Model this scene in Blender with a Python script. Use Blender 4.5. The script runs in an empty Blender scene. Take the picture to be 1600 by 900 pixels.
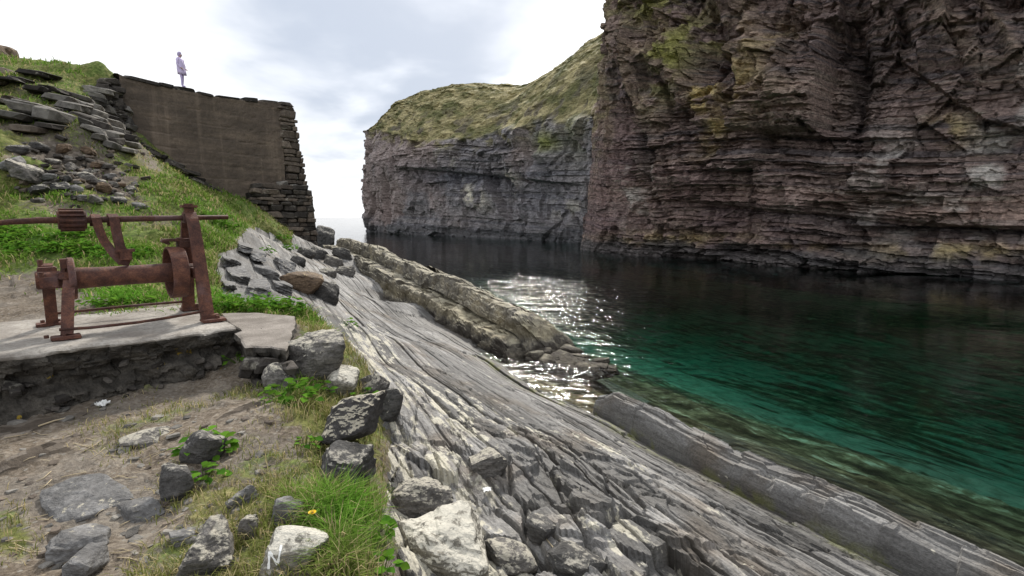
import bpy, bmesh, math, random
import numpy as np
from mathutils import Vector, Matrix, Euler
from mathutils.bvhtree import BVHTree

# ------------------------------------------------------------------ camera
SC = bpy.context.scene
COL = SC.collection
F = 800.0                       # focal length in photograph pixels (1600 wide)
PITCH = math.atan(110.0 / F)
CP, SP = math.cos(PITCH), math.sin(PITCH)
K = 0.64                        # the inlet was first surveyed for an eye 5 m above the water; this is its true scale
EYE = np.array([0.0, 0.0, 5.0 * K])  # eye height above the water, metres
cam_d = bpy.data.cameras.new("camera")
cam_d.sensor_width = 36.0
cam_d.lens = 36.0 * F / 1600.0
cam_d.clip_start = 0.05
cam_d.clip_end = 20000.0
cam = bpy.data.objects.new("camera", cam_d)
COL.objects.link(cam)
cam.location = EYE
cam.rotation_euler = (math.pi / 2 - PITCH, 0, 0)
SC.camera = cam

# ------------------------------------------------------------------ render settings
SC.view_settings.view_transform = 'Standard'
SC.view_settings.look = 'None'
SC.view_settings.exposure = 0.55
SC.view_settings.gamma = 1.0
SC.render.engine = 'CYCLES'
SC.cycles.use_denoising = True
SC.cycles.max_bounces = 6
SC.cycles.diffuse_bounces = 3
SC.cycles.glossy_bounces = 3
SC.cycles.transparent_max_bounces = 8
SC.cycles.caustics_reflective = False
SC.cycles.caustics_refractive = False

# ------------------------------------------------------------------ sun and sky
SUN_EL, SUN_AZ = math.radians(40), math.radians(2)   # azimuth measured from +Y towards +X
sun_d = bpy.data.lights.new("sun", 'SUN')
sun_d.energy = 3.0
sun_d.angle = math.radians(6)
sun_d.color = (1.0, 0.95, 0.87)
sun = bpy.data.objects.new("sun", sun_d)
COL.objects.link(sun)
SUN_DIR = Vector((math.sin(SUN_AZ) * math.cos(SUN_EL), math.cos(SUN_AZ) * math.cos(SUN_EL), math.sin(SUN_EL)))
sun.rotation_euler = (-SUN_DIR).to_track_quat('-Z', 'Y').to_euler()
sun.location = (0, 0, 80)


class Nodes:
    """short hand for building node trees"""
    def __init__(self, tree):
        self.t = tree
        self.n = tree.nodes
        self.l = tree.links

    def new(self, typ, **kw):
        nd = self.n.new(typ)
        for k, v in kw.items():
            setattr(nd, k, v)
        return nd

    def put(self, sock, v):
        if v is None:
            return
        if isinstance(v, bpy.types.NodeSocket):
            self.l.new(v, sock)
        else:
            if isinstance(v, (tuple, list)) and len(v) == 3 and sock.type == 'RGBA':
                v = tuple(v) + (1.0,)
            sock.default_value = v

    def math(self, op, a, b=None, c=None, clamp=False):
        nd = self.new('ShaderNodeMath', operation=op, use_clamp=clamp)
        self.put(nd.inputs[0], a)
        self.put(nd.inputs[1], b)
        self.put(nd.inputs[2], c)
        return nd.outputs[0]

    def vmath(self, op, a, b=None):
        nd = self.new('ShaderNodeVectorMath', operation=op)
        self.put(nd.inputs[0], a)
        if b is not None:
            if op == 'SCALE':
                self.put(nd.inputs['Scale'], b)
            else:
                self.put(nd.inputs[1], b)
        return nd.outputs['Value'] if op in ('DOT_PRODUCT', 'LENGTH') else nd.outputs[0]

    def coord(self, which='Object'):
        return self.new('ShaderNodeTexCoord').outputs[which]

    def mapping(self, vec, scale=(1, 1, 1), rot=(0, 0, 0), loc=(0, 0, 0)):
        nd = self.new('ShaderNodeMapping')
        self.put(nd.inputs['Vector'], vec)
        nd.inputs['Scale'].default_value = scale
        nd.inputs['Rotation'].default_value = rot
        nd.inputs['Location'].default_value = loc
        return nd.outputs[0]

    def noise(self, vec, scale=1.0, detail=4.0, rough=0.55, dist=0.0, col=False):
        nd = self.new('ShaderNodeTexNoise')
        self.put(nd.inputs['Vector'], vec)
        nd.inputs['Scale'].default_value = scale
        nd.inputs['Detail'].default_value = detail
        nd.inputs['Roughness'].default_value = rough
        nd.inputs['Distortion'].default_value = dist
        return nd.outputs['Color' if col else 'Fac']

    def voro(self, vec, scale=1.0, feature='F1', out='Distance', rnd=1.0):
        nd = self.new('ShaderNodeTexVoronoi', feature=feature)
        self.put(nd.inputs['Vector'], vec)
        nd.inputs['Scale'].default_value = scale
        nd.inputs['Randomness'].default_value = rnd
        return nd.outputs[out]

    def step(self, v, lo, hi, a=0.0, b=1.0):
        nd = self.new('ShaderNodeMapRange', interpolation_type='SMOOTHSTEP')
        self.put(nd.inputs['Value'], v)
        nd.inputs['From Min'].default_value = lo
        nd.inputs['From Max'].default_value = hi
        nd.inputs['To Min'].default_value = a
        nd.inputs['To Max'].default_value = b
        return nd.outputs[0]

    def ramp(self, fac, stops):
        nd = self.new('ShaderNodeValToRGB')
        self.put(nd.inputs[0], fac)
        el = nd.color_ramp.elements
        while len(el) < len(stops):
            el.new(0.5)
        for e, (p, c) in zip(el, stops):
            e.position = p
            e.color = tuple(c) + (1.0,)
        return nd.outputs[0]

    def mix(self, fac, a, b, mode='MIX'):
        nd = self.new('ShaderNodeMix', data_type='RGBA', blend_type=mode)
        self.put(nd.inputs[0], fac)
        self.put(nd.inputs[6], a)
        self.put(nd.inputs[7], b)
        return nd.outputs[2]

    def attr(self, name, out='Color'):
        nd = self.new('ShaderNodeAttribute', attribute_name=name)
        return nd.outputs[out]

    def sep(self, c):
        nd = self.new('ShaderNodeSeparateColor')
        self.put(nd.inputs[0], c)
        return nd.outputs[0], nd.outputs[1], nd.outputs[2]

    def bump(self, h, strength=0.5, dist=0.05, normal=None):
        nd = self.new('ShaderNodeBump')
        self.put(nd.inputs['Height'], h)
        nd.inputs['Strength'].default_value = strength
        nd.inputs['Distance'].default_value = dist
        if normal is not None:
            self.put(nd.inputs['Normal'], normal)
        return nd.outputs[0]


def new_mat(name):
    m = bpy.data.materials.new(name)
    m.use_nodes = True
    t = m.node_tree
    t.nodes.clear()
    N = Nodes(t)
    out = N.new('ShaderNodeOutputMaterial')
    return m, N, out


def principled(N, out, color, rough=0.85, normal=None, metal=0.0, spec=0.3):
    b = N.new('ShaderNodeBsdfPrincipled')
    N.put(b.inputs['Base Color'], color)
    N.put(b.inputs['Roughness'], rough)
    N.put(b.inputs['Metallic'], metal)
    N.put(b.inputs['Specular IOR Level'], spec)
    if normal is not None:
        N.put(b.inputs['Normal'], normal)
    N.l.new(b.outputs[0], out.inputs['Surface'])
    return b


# world: daylight sky behind a bright broken cloud layer
W = bpy.data.worlds.new("World")
SC.world = W
W.use_nodes = True
W.node_tree.nodes.clear()
N = Nodes(W.node_tree)
wout = N.new('ShaderNodeOutputWorld')
bg = N.new('ShaderNodeBackground')
bg.inputs['Strength'].default_value = 0.14
sky = N.new('ShaderNodeTexSky', sky_type='NISHITA')
sky.sun_disc = False
sky.sun_elevation = SUN_EL
sky.sun_rotation = SUN_AZ
sky.air_density = 1.0
sky.dust_density = 2.5
gen = N.coord('Generated')
sx = N.new('ShaderNodeSeparateXYZ')
N.l.new(gen, sx.inputs[0])
zup = N.math('MAXIMUM', sx.outputs['Z'], 0.0)
den = N.math('ADD', zup, 0.22)
cu = N.math('DIVIDE', sx.outputs['X'], den)
cv = N.math('DIVIDE', sx.outputs['Y'], den)
cc = N.new('ShaderNodeCombineXYZ')
N.l.new(cu, cc.inputs[0]); N.l.new(cv, cc.inputs[1])
cn = N.noise(N.mapping(cc.outputs[0], scale=(0.9, 0.65, 1), rot=(0, 0, 0.35), loc=(1.35, 0.62, 0)), 1.0, 5.0, 0.52, 0.5)
cn2 = N.noise(N.mapping(cc.outputs[0], scale=(1, 1, 1), loc=(4.0, 2.0, 0)), 2.6, 4.0, 0.5, 0.2)
gapd = Vector(((600 - 800) / F, CP + 440 / F * SP, -SP + 440 / F * CP)).normalized()
gap = N.step(N.math('ADD', N.vmath('DOT_PRODUCT', gen, tuple(gapd)), N.math('MULTIPLY', N.math('SUBTRACT', cn2, 0.5), 0.10)), 0.925, 1.0, 0.0, 1.0)
thick = N.math('MULTIPLY', N.step(cn, 0.36, 0.54), N.math('SUBTRACT', 1.0, gap))
shade = N.step(cn2, 0.3, 0.7)
white = N.mix(shade, (4.6, 4.8, 5.15), (6.4, 6.4, 6.4))
bd = Vector(((872 - 800) / F, CP + 385 / F * SP, -SP + 385 / F * CP)).normalized()
bright = N.math('POWER', N.math('MAXIMUM', N.vmath('DOT_PRODUCT', gen, tuple(bd)), 0.0), 18.0)
white = N.mix(N.math('MULTIPLY', bright, 0.9), white, (16.0, 15.8, 15.4))
thin = N.mix(0.96, sky.outputs[0], (2.9, 3.25, 3.85))
skycol = N.mix(thick, thin, white)
# the veil of cloud is brightest towards the hidden sun
sd = N.vmath('DOT_PRODUCT', gen, tuple(SUN_DIR))
glow = N.math('POWER', N.math('MAXIMUM', sd, 0.0), 5.0)
skycol = N.mix(N.math('MULTIPLY', N.math('MULTIPLY', glow, 0.55), N.math('SUBTRACT', 1.0, gap)), skycol, (10.5, 10.3, 10.0))
hz = N.step(sx.outputs['Z'], 0.0, 0.30, 0.75, 0.0)
skycol = N.mix(N.math('MULTIPLY', hz, N.math('SUBTRACT', 1.0, gap)), skycol, (5.6, 5.65, 5.7))
N.l.new(skycol, bg.inputs['Color'])
N.l.new(bg.outputs[0], wout.inputs['Surface'])

# ------------------------------------------------------------------ projection helpers (photo pixel -> place)
def ray(px, py):
    u = (px - 800.0) / F
    v = (450.0 - py) / F
    return np.array([u, CP + v * SP, -SP + v * CP])


def at(px, py, Y):
    d = ray(px, py)
    return EYE + d * (Y / d[1])


def atz(px, py, z):
    d = ray(px, py)
    return EYE + d * ((z - EYE[2]) / d[2])


def project(X, Y, Z):
    dx, dy, dz = X - EYE[0], Y - EYE[1], Z - EYE[2]
    dep = np.maximum(dy * CP - dz * SP, 1e-3)
    up = dy * SP + dz * CP
    return 800 + F * dx / dep, 450 - F * up / dep


# ------------------------------------------------------------------ noise in numpy
def _hash(ix, iy, iz, seed):
    h = (ix.astype(np.int64) * 374761393 + iy.astype(np.int64) * 668265263 + iz.astype(np.int64) * 2147483647 + seed * 974711) & 0xFFFFFFFF
    h = ((h ^ (h >> 13)) * 1274126177) & 0xFFFFFFFF
    h = ((h ^ (h >> 16)) * 2246822519) & 0xFFFFFFFF
    return (h ^ (h >> 15)).astype(np.float64) / 4294967295.0


def hash1(i, seed=0, j=0):
    i = np.asarray(i)
    j = np.broadcast_to(np.asarray(j), i.shape)
    return _hash(i, j, np.zeros_like(i), seed)


def vn(x, y, seed=0):
    x = np.asarray(x, float); y = np.asarray(y, float)
    x0 = np.floor(x); y0 = np.floor(y)
    fx = x - x0; fy = y - y0
    fx = fx * fx * (3 - 2 * fx); fy = fy * fy * (3 - 2 * fy)
    ix = x0.astype(np.int64); iy = y0.astype(np.int64); z = np.zeros_like(ix)
    a = _hash(ix, iy, z, seed); b = _hash(ix + 1, iy, z, seed)
    c = _hash(ix, iy + 1, z, seed); d = _hash(ix + 1, iy + 1, z, seed)
    return (a + (b - a) * fx) * (1 - fy) + (c + (d - c) * fx) * fy


def fbm(x, y, seed=0, oct=4, gain=0.5):
    s = 0.0; a = 1.0; tot = 0.0
    for o in range(oct):
        s = s + a * (vn(x * 2 ** o + 17.3 * o, y * 2 ** o + 9.1 * o, seed + o) - 0.5)
        tot += a; a *= gain
    return s / tot * 2


def facet(x, y, seed=0, slope=1.0):
    """jittered cells, each a tilted plane: broken rock"""
    x = np.asarray(x, float); y = np.asarray(y, float)
    ix = np.floor(x).astype(np.int64); iy = np.floor(y).astype(np.int64)
    best = np.full(x.shape, 1e9); sec = np.full(x.shape, 1e9); val = np.zeros(x.shape); cid = np.zeros(x.shape)
    z = np.zeros_like(ix)
    for dx in (-1, 0, 1):
        for dy in (-1, 0, 1):
            cx = ix + dx; cy = iy + dy
            qx = cx + _hash(cx, cy, z, seed); qy = cy + _hash(cx, cy, z, seed + 1)
            ex = x - qx; ey = y - qy
            d = ex * ex + ey * ey
            r = _hash(cx, cy, z, seed + 2)
            v = (r - 0.5) + slope * (ex * (_hash(cx, cy, z, seed + 3) - 0.5) + ey * (_hash(cx, cy, z, seed + 4) - 0.5))
            m = d < best
            sec = np.where(m, best, np.minimum(sec, d))
            best = np.where(m, d, best); val = np.where(m, v, val); cid = np.where(m, r, cid)
    return val, np.sqrt(sec) - np.sqrt(best), cid


def sst(a, b, x):
    t = np.clip((x - a) / (b - a), 0, 1)
    return t * t * (3 - 2 * t)


def blob(PX, PY, cx, cy, rx, ry, ang=0.0, p=2.0):
    c, s = math.cos(math.radians(ang)), math.sin(math.radians(ang))
    dx = PX - cx; dy = PY - cy
    a = (dx * c + dy * s) / rx; b = (-dx * s + dy * c) / ry
    return np.exp(-(np.abs(a) ** p + np.abs(b) ** p))


def pbox(PX, PY, x0, x1, y0, y1, el=4, er=4, et=4, eb=4):
    return sst(x0 - el, x0 + el, PX) * (1 - sst(x1 - er, x1 + er, PX)) * sst(y0 - et, y0 + et, PY) * (1 - sst(y1 - eb, y1 + eb, PY))


# ------------------------------------------------------------------ mesh helpers
def mesh_from(name, verts, faces, mats=None, smooth=False):
    me = bpy.data.meshes.new(name)
    verts = np.asarray(verts, dtype=np.float32)
    faces = np.asarray(faces, dtype=np.int32)
    k = faces.shape[1]
    me.vertices.add(len(verts)); me.vertices.foreach_set('co', verts.ravel())
    me.loops.add(faces.size); me.loops.foreach_set('vertex_index', faces.ravel())
    me.polygons.add(len(faces))
    me.polygons.foreach_set('loop_start', np.arange(0, faces.size, k, dtype=np.int32))
    me.polygons.foreach_set('use_smooth', np.full(len(faces), smooth))
    me.update(calc_edges=True)
    for m in (mats or []):
        me.materials.append(m)
    return me


def grid_mesh(name, X, Y, Z, mats, smooth=False, keep=None):
    n, m = X.shape
    V = np.stack([X, Y, Z], -1).reshape(-1, 3)
    idx = np.arange(n * m).reshape(n, m)
    Fc = np.stack([idx[:-1, :-1], idx[1:, :-1], idx[1:, 1:], idx[:-1, 1:]], -1)
    if keep is not None:
        k = keep[:-1, :-1] | keep[1:, :-1] | keep[1:, 1:] | keep[:-1, 1:]
        Fc = Fc[k]
    return mesh_from(name, V, Fc.reshape(-1, 4), mats, smooth)


def set_col(me, name, arr):
    arr = np.asarray(arr, dtype=np.float32)
    if arr.shape[-1] == 3:
        arr = np.concatenate([arr, np.ones(arr.shape[:-1] + (1,), np.float32)], -1)
    a = me.color_attributes.new(name, 'FLOAT_COLOR', 'POINT')
    a.data.foreach_set('color', arr.reshape(-1))


def link(name, me, parent=None, loc=(0, 0, 0), rot=(0, 0, 0), scale=(1, 1, 1), **props):
    o = bpy.data.objects.new(name, me)
    COL.objects.link(o)
    o.location = loc; o.rotation_euler = rot; o.scale = scale
    if parent is not None:
        o.parent = parent
    for k, v in props.items():
        o[k] = v
    return o


def empty(name, loc, rotz=0.0, **props):
    return link(name, None, None, loc, (0, 0, rotz), **props)
# ------------------------------------------------------------------ materials
STRIKE = math.radians(30)      # the bedding runs away from the camera, 30 degrees to the left
ES = np.array([-math.sin(STRIKE), math.cos(STRIKE)])
ET = np.array([math.cos(STRIKE), math.sin(STRIKE)])


def strike_coord(N, ss, st, sz, loc=(0, 0, 0)):
    # rotate world XY so that x runs across the beds and y along them
    v = N.mapping(N.coord('Object'), rot=(0, 0, -STRIKE))
    return N.mapping(v, scale=(st, ss, sz), loc=loc)


def mat_slate():
    m, N, out = new_mat("slate")
    c0 = N.coord('Object')
    a = N.noise(strike_coord(N, 0.8, 5.5, 5.5), 1.0, 6, 0.66, 0.5)
    b = N.noise(strike_coord(N, 4.5, 26.0, 26.0), 1.0, 5, 0.7, 0.6)
    c = N.noise(c0, 0.9, 4, 0.6)
    f = N.noise(c0, 38.0, 4, 0.7)
    base = N.ramp(N.math('ADD', N.math('MULTIPLY', a, 0.55), N.math('MULTIPLY', b, 0.45)),
                  [(0.30, (0.10, 0.095, 0.09)), (0.43, (0.24, 0.23, 0.22)), (0.55, (0.345, 0.335, 0.32)), (0.68, (0.46, 0.445, 0.42))])
    base = N.mix(N.step(c, 0.48, 0.68, 0, 0.6), base, N.mix(a, (0.13, 0.093, 0.06), (0.27, 0.205, 0.135)))
    base = N.mix(N.step(f, 0.35, 0.65, 0.35, 0.0), base, (0.03, 0.03, 0.03))
    tr_, tg_, tb_ = N.sep(N.attr('tint'))      # r: tone of each bed plate
    base = N.vmath('SCALE', base, N.math('ADD', 0.24, N.math('MULTIPLY', tr_, 1.30)))
    mr, mg, mb = N.sep(N.attr('mask'))        # r: pale lichen, g: dark rock, wet rock and grooves, b: yellow-green weed
    l1 = N.noise(strike_coord(N, 2.6, 8.0, 8.0), 1.0, 5, 0.66, 0.5)
    l2 = N.noise(c0, 14.0, 3, 0.6)
    lm = N.math('ADD', N.math('MULTIPLY', l1, 0.75), N.math('MULTIPLY', l2, 0.25))
    thr = N.math('SUBTRACT', 0.665, N.math('MULTIPLY', mr, 0.22))
    lich = N.math('MULTIPLY', N.step(N.math('SUBTRACT', lm, thr), 0.0, 0.05), N.step(f, 0.30, 0.5, 0.25, 1.0))
    base = N.mix(lich, base, N.mix(l2, (0.50, 0.46, 0.34), (0.68, 0.65, 0.56)))
    base = N.mix(N.math('MULTIPLY', mg, 0.78), base, N.mix(b, (0.022, 0.02, 0.018), (0.075, 0.065, 0.05)))
    wd = N.math('MULTIPLY', mb, N.step(N.noise(c0, 5.0, 4, 0.6), 0.42, 0.6))
    base = N.mix(wd, base, N.mix(f, (0.12, 0.14, 0.03), (0.25, 0.25, 0.07)))
    # weed covers the rock below the tide
    wz = N.new('ShaderNodeSeparateXYZ'); N.l.new(c0, wz.inputs[0])
    kn = N.math('ADD', N.math('MULTIPLY', N.noise(strike_coord(N, 0.7, 3.6, 1.0), 1.0, 6, 0.68, 0.5), 0.6), N.math('MULTIPLY', N.noise(c0, 4.0, 5, 0.7), 0.4))
    kelp = N.ramp(kn, [(0.40, (0.022, 0.015, 0.009)), (0.50, (0.075, 0.052, 0.028)), (0.57, (0.20, 0.155, 0.09)), (0.64, (0.50, 0.45, 0.33))])
    base = N.mix(N.step(wz.outputs[2], -0.16, -0.02, 1.0, 0.0), base, kelp)
    h = N.math('ADD', N.math('MULTIPLY', b, 0.6), N.math('MULTIPLY', f, 0.5))
    h = N.math('ADD', h, N.math('MULTIPLY', N.voro(c0, 9.0, 'DISTANCE_TO_EDGE'), 0.25))
    rough = N.math('SUBTRACT', 0.82, N.math('MULTIPLY', mg, 0.35))
    principled(N, out, base, rough, N.bump(h, 0.8, 0.035), spec=0.35)
    return m


def mat_rib():
    m, N, out = new_mat("pitted_rock")
    c0 = N.coord('Object')
    a = N.noise(strike_coord(N, 0.5, 4.0, 4.0), 1.0, 5, 0.6, 0.3)
    p = N.noise(c0, 16.0, 5, 0.72)
    base = N.ramp(p, [(0.34, (0.075, 0.073, 0.073)), (0.47, (0.20, 0.195, 0.19)), (0.62, (0.36, 0.35, 0.34))])
    base = N.mix(N.step(a, 0.5, 0.66, 0, 0.5), base, (0.12, 0.115, 0.115))
    mr, mg, mb = N.sep(N.attr('mask'))
    base = N.mix(N.math('MULTIPLY', mg, 0.75), base, (0.03, 0.027, 0.022))
    base = N.mix(N.math('MULTIPLY', mb, N.step(N.noise(c0, 6.0, 4, 0.6), 0.42, 0.58)), base, (0.20, 0.21, 0.03))
    principled(N, out, base, 0.8, N.bump(p, 0.9, 0.04), spec=0.3)
    return m


def mat_yellow():
    m, N, out = new_mat("ochre_lichen_rock")
    c0 = N.coord('Object'); g = N.new('ShaderNodeNewGeometry')
    wp = g.outputs['Position']
    a = N.noise(wp, 1.5, 5, 0.62)
    f = N.noise(wp, 20.0, 4, 0.7)
    base = N.ramp(a, [(0.32, (0.075, 0.066, 0.055)), (0.47, (0.19, 0.175, 0.15)), (0.6, (0.32, 0.285, 0.22)), (0.72, (0.45, 0.39, 0.27))])
    base = N.mix(N.step(f, 0.36, 0.6, 0.5, 0.0), base, (0.05, 0.045, 0.04))
    sn = N.new('ShaderNodeSeparateXYZ'); N.l.new(g.outputs['Normal'], sn.inputs[0])
    up = N.math('MULTIPLY', N.step(sn.outputs[2], 0.35, 0.85), N.step(N.noise(wp, 4.0, 4, 0.6), 0.38, 0.6))
    base = N.mix(up, base, N.mix(f, (0.30, 0.27, 0.20), (0.52, 0.48, 0.37)))
    sz = N.new('ShaderNodeSeparateXYZ'); N.l.new(wp, sz.inputs[0])
    low = N.math('ADD', sz.outputs[2], N.math('MULTIPLY', N.math('SUBTRACT', a, 0.5), 0.8))
    base = N.mix(N.math('MULTIPLY', N.step(low, 0.0, 0.35, 1, 0), 0.85), base, (0.035, 0.028, 0.022))
    oc = N.math('MULTIPLY', N.step(low, 0.2, 0.4), N.step(low, 0.5, 0.85, 1, 0))
    base = N.mix(N.math('MULTIPLY', oc, 0.22), base, (0.28, 0.22, 0.08))
    principled(N, out, base, 0.85, N.bump(f, 0.8, 0.05), spec=0.25)
    return m


def mat_cliff(name, fine_u=1.6, fine_z=5.5):
    m, N, out = new_mat(name)
    g = N.new('ShaderNodeNewGeometry'); wp = N.vmath('SCALE', g.outputs['Position'], 1.0 / K)
    col = N.attr('Col')
    a = N.noise(N.mapping(wp, scale=(fine_u, fine_u, fine_z)), 1.0, 5, 0.65, 0.4)
    b = N.noise(wp, 2.6, 5, 0.65)
    k = N.step(a, 0.28, 0.72, 0.55, 1.45)
    kb = N.step(b, 0.3, 0.7, 0.72, 1.3)
    c = N.vmath('SCALE', N.vmath('SCALE', col, k), kb)
    h = N.math('ADD', N.math('MULTIPLY', a, 0.7), N.math('MULTIPLY', b, 0.6))
    principled(N, out, c, 0.85, N.bump(h, 0.9, 0.45), spec=0.22)
    return m


def mat_hill():
    m, N, out = new_mat("turf_and_soil")
    c0 = N.coord('Object')
    mr, mg, mb = N.sep(N.attr('mask'))   # r grass, g scree / stony, b lush
    a = N.noise(c0, 1.3, 5, 0.6)
    f = N.noise(c0, 30.0, 5, 0.7)
    f2 = N.noise(c0, 9.0, 4, 0.65)
    straw = N.noise(N.mapping(c0, scale=(5, 60, 20), rot=(0, 0, 0.5)), 1.0, 3, 0.6, 1.2)
    soil = N.ramp(N.math('ADD', N.math('MULTIPLY', f, 0.6), N.math('MULTIPLY', N.noise(c0, 3.0, 5, 0.7), 0.4)), [(0.34, (0.085, 0.066, 0.048)), (0.48, (0.21, 0.17, 0.13)), (0.62, (0.40, 0.345, 0.28))])
    peb = N.voro(c0, 26.0, 'F1', 'Color'); pd = N.voro(c0, 26.0, 'F1', 'Distance')
    soil = N.mix(N.math('MULTIPLY', N.step(pd, 0.25, 0.38, 0.8, 0.0), N.step(peb, 0.55, 0.7)), soil, N.mix(peb, (0.10, 0.09, 0.08), (0.42, 0.39, 0.34)))
    soil = N.vmath('SCALE', soil, 0.78)
    soil = N.mix(N.step(straw, 0.60, 0.68, 0, 0.6), soil, (0.42, 0.36, 0.25))
    soil = N.mix(N.step(a, 0.45, 0.62, 0, 0.4), soil, (0.20, 0.185, 0.165))
    scree = N.ramp(N.voro(c0, 9.0, 'F1', 'Color'), [(0.1, (0.035, 0.028, 0.022)), (0.6, (0.10, 0.082, 0.066)), (0.95, (0.23, 0.20, 0.17))])
    grass = N.ramp(f2, [(0.28, (0.05, 0.06, 0.018)), (0.45, (0.12, 0.135, 0.04)), (0.58, (0.20, 0.20, 0.07)), (0.7, (0.30, 0.27, 0.13))])
    lush = N.ramp(f2, [(0.3, (0.035, 0.07, 0.012)), (0.55, (0.09, 0.17, 0.03)), (0.7, (0.16, 0.26, 0.05))])
    grass = N.mix(N.step(a, 0.42, 0.62, 0, 0.55), grass, lush)
    grass = N.mix(mb, grass, lush)
    base = N.mix(mg, soil, scree)
    gm = N.step(N.math('ADD', mr, N.math('MULTIPLY', N.math('SUBTRACT', f2, 0.5), 0.9)), 0.35, 0.65)
    base = N.mix(gm, base, grass)
    h = N.math('ADD', N.math('MULTIPLY', f, 0.5), N.math('MULTIPLY', f2, 0.8))
    principled(N, out, base, 0.95, N.bump(h, 0.8, 0.05), spec=0.1)
    return m


def mat_seabed():
    m, N, out = new_mat("seabed_weed_and_sand")
    c0 = N.coord('Object')
    mr, mg, mb = N.sep(N.attr('mask'))   # r: sand
    a = N.noise(strike_coord(N, 0.5, 2.6, 1.0), 1.0, 5, 0.65, 0.5)
    b = N.noise(c0, 2.2, 5, 0.7)
    kelp = N.ramp(N.math('ADD', N.math('MULTIPLY', a, 0.5), N.math('MULTIPLY', b, 0.5)),
                  [(0.40, (0.03, 0.022, 0.013)), (0.49, (0.09, 0.066, 0.036)), (0.56, (0.22, 0.17, 0.10)), (0.63, (0.52, 0.47, 0.34))])
    sand = N.ramp(b, [(0.3, (0.11, 0.12, 0.08)), (0.6, (0.29, 0.29, 0.22))])
    s = N.math('ADD', mr, N.math('MULTIPLY', N.math('SUBTRACT', a, 0.5), 1.6))
    base = N.mix(N.step(s, 0.4, 0.65), kelp, sand)
    principled(N, out, base, 0.95, N.bump(b, 0.6, 0.1), spec=0.1)
    return m


def mat_water():
    m, N, out = new_mat("sea_water")
    g = N.new('ShaderNodeNewGeometry'); wp = g.outputs['Position']
    sz = N.new('ShaderNodeSeparateXYZ'); N.l.new(wp, sz.inputs[0])
    w1 = N.noise(N.mapping(wp, scale=(0.45, 1.0, 1), rot=(0, 0, 0.35)), 1.0, 2, 0.5, 0.3)
    w2 = N.noise(N.mapping(wp, scale=(1.5, 3.0, 1), rot=(0, 0, 0.1)), 1.0, 3, 0.55, 0.4)
    w3 = N.noise(N.mapping(wp, scale=(8.0, 13.0, 1), rot=(0, 0, -0.2)), 1.0, 2, 0.5, 0.2)
    gust = N.step(N.noise(N.mapping(wp, scale=(0.06, 0.11, 1), loc=(3, 1, 0)), 1.0, 2, 0.5), 0.35, 0.62, 0.07, 0.20)
    rf = N.vmath('LENGTH', N.vmath('MULTIPLY', N.vmath('SUBTRACT', wp, (0.6, 18.0, 0.0)), (0.18, 0.075, 0.0)))
    gust = N.math('ADD', gust, N.step(rf, 0.4, 1.3, 1.25, 0.0))
    h = N.math('ADD', N.math('MULTIPLY', w1, 0.10), N.math('ADD', N.math('MULTIPLY', w2, 0.085), N.math('MULTIPLY', w3, 0.012)))
    h = N.math('MULTIPLY', h, gust)
    nrm = N.bump(h, 1.0, 1.0)
    fr = N.new('ShaderNodeFresnel'); fr.inputs['IOR'].default_value = 1.33
    N.l.new(nrm, fr.inputs['Normal'])
    gl = N.new('ShaderNodeBsdfGlossy'); gl.inputs['Roughness'].default_value = 0.03
    N.l.new(nrm, gl.inputs['Normal'])
    tr = N.new('ShaderNodeBsdfTransparent')
    mx = N.new('ShaderNodeMixShader')
    N.l.new(fr.outputs[0], mx.inputs[0]); N.l.new(tr.outputs[0], mx.inputs[1]); N.l.new(gl.outputs[0], mx.inputs[2])
    N.l.new(mx.outputs[0], out.inputs['Surface'])
    va = N.new('ShaderNodeVolumeAbsorption')
    va.inputs['Color'].default_value = (0.0, 0.75, 0.66, 1)
    va.inputs['Density'].default_value = 0.23
    N.l.new(va.outputs[0], out.inputs['Volume'])
    return m


M_SLATE = mat_slate(); M_RIB = mat_rib(); M_YEL = mat_yellow()
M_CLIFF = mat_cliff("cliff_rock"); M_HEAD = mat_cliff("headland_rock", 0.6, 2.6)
M_HILL = mat_hill(); M_SEABED = mat_seabed(); M_WATER = mat_water()
# ------------------------------------------------------------------ base ground surface (thin plate spline through surveyed points)
def rel(px, py, Y):
    return at(px, py, Y)


def slab(px, py, a=1.47, b=0.318):
    """point of the tilted rock shelf seen at this pixel: its drop below the eye grows across the strike"""
    d = ray(px, py)
    ratio = -d[2] / d[1]; tau = d[0] / d[1] * ET[0] + ET[1]
    return at(px, py, a / (ratio - b * tau))


def st_xy(s, t):
    return s * ES[0] + t * ET[0], s * ES[1] + t * ET[1]


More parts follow.
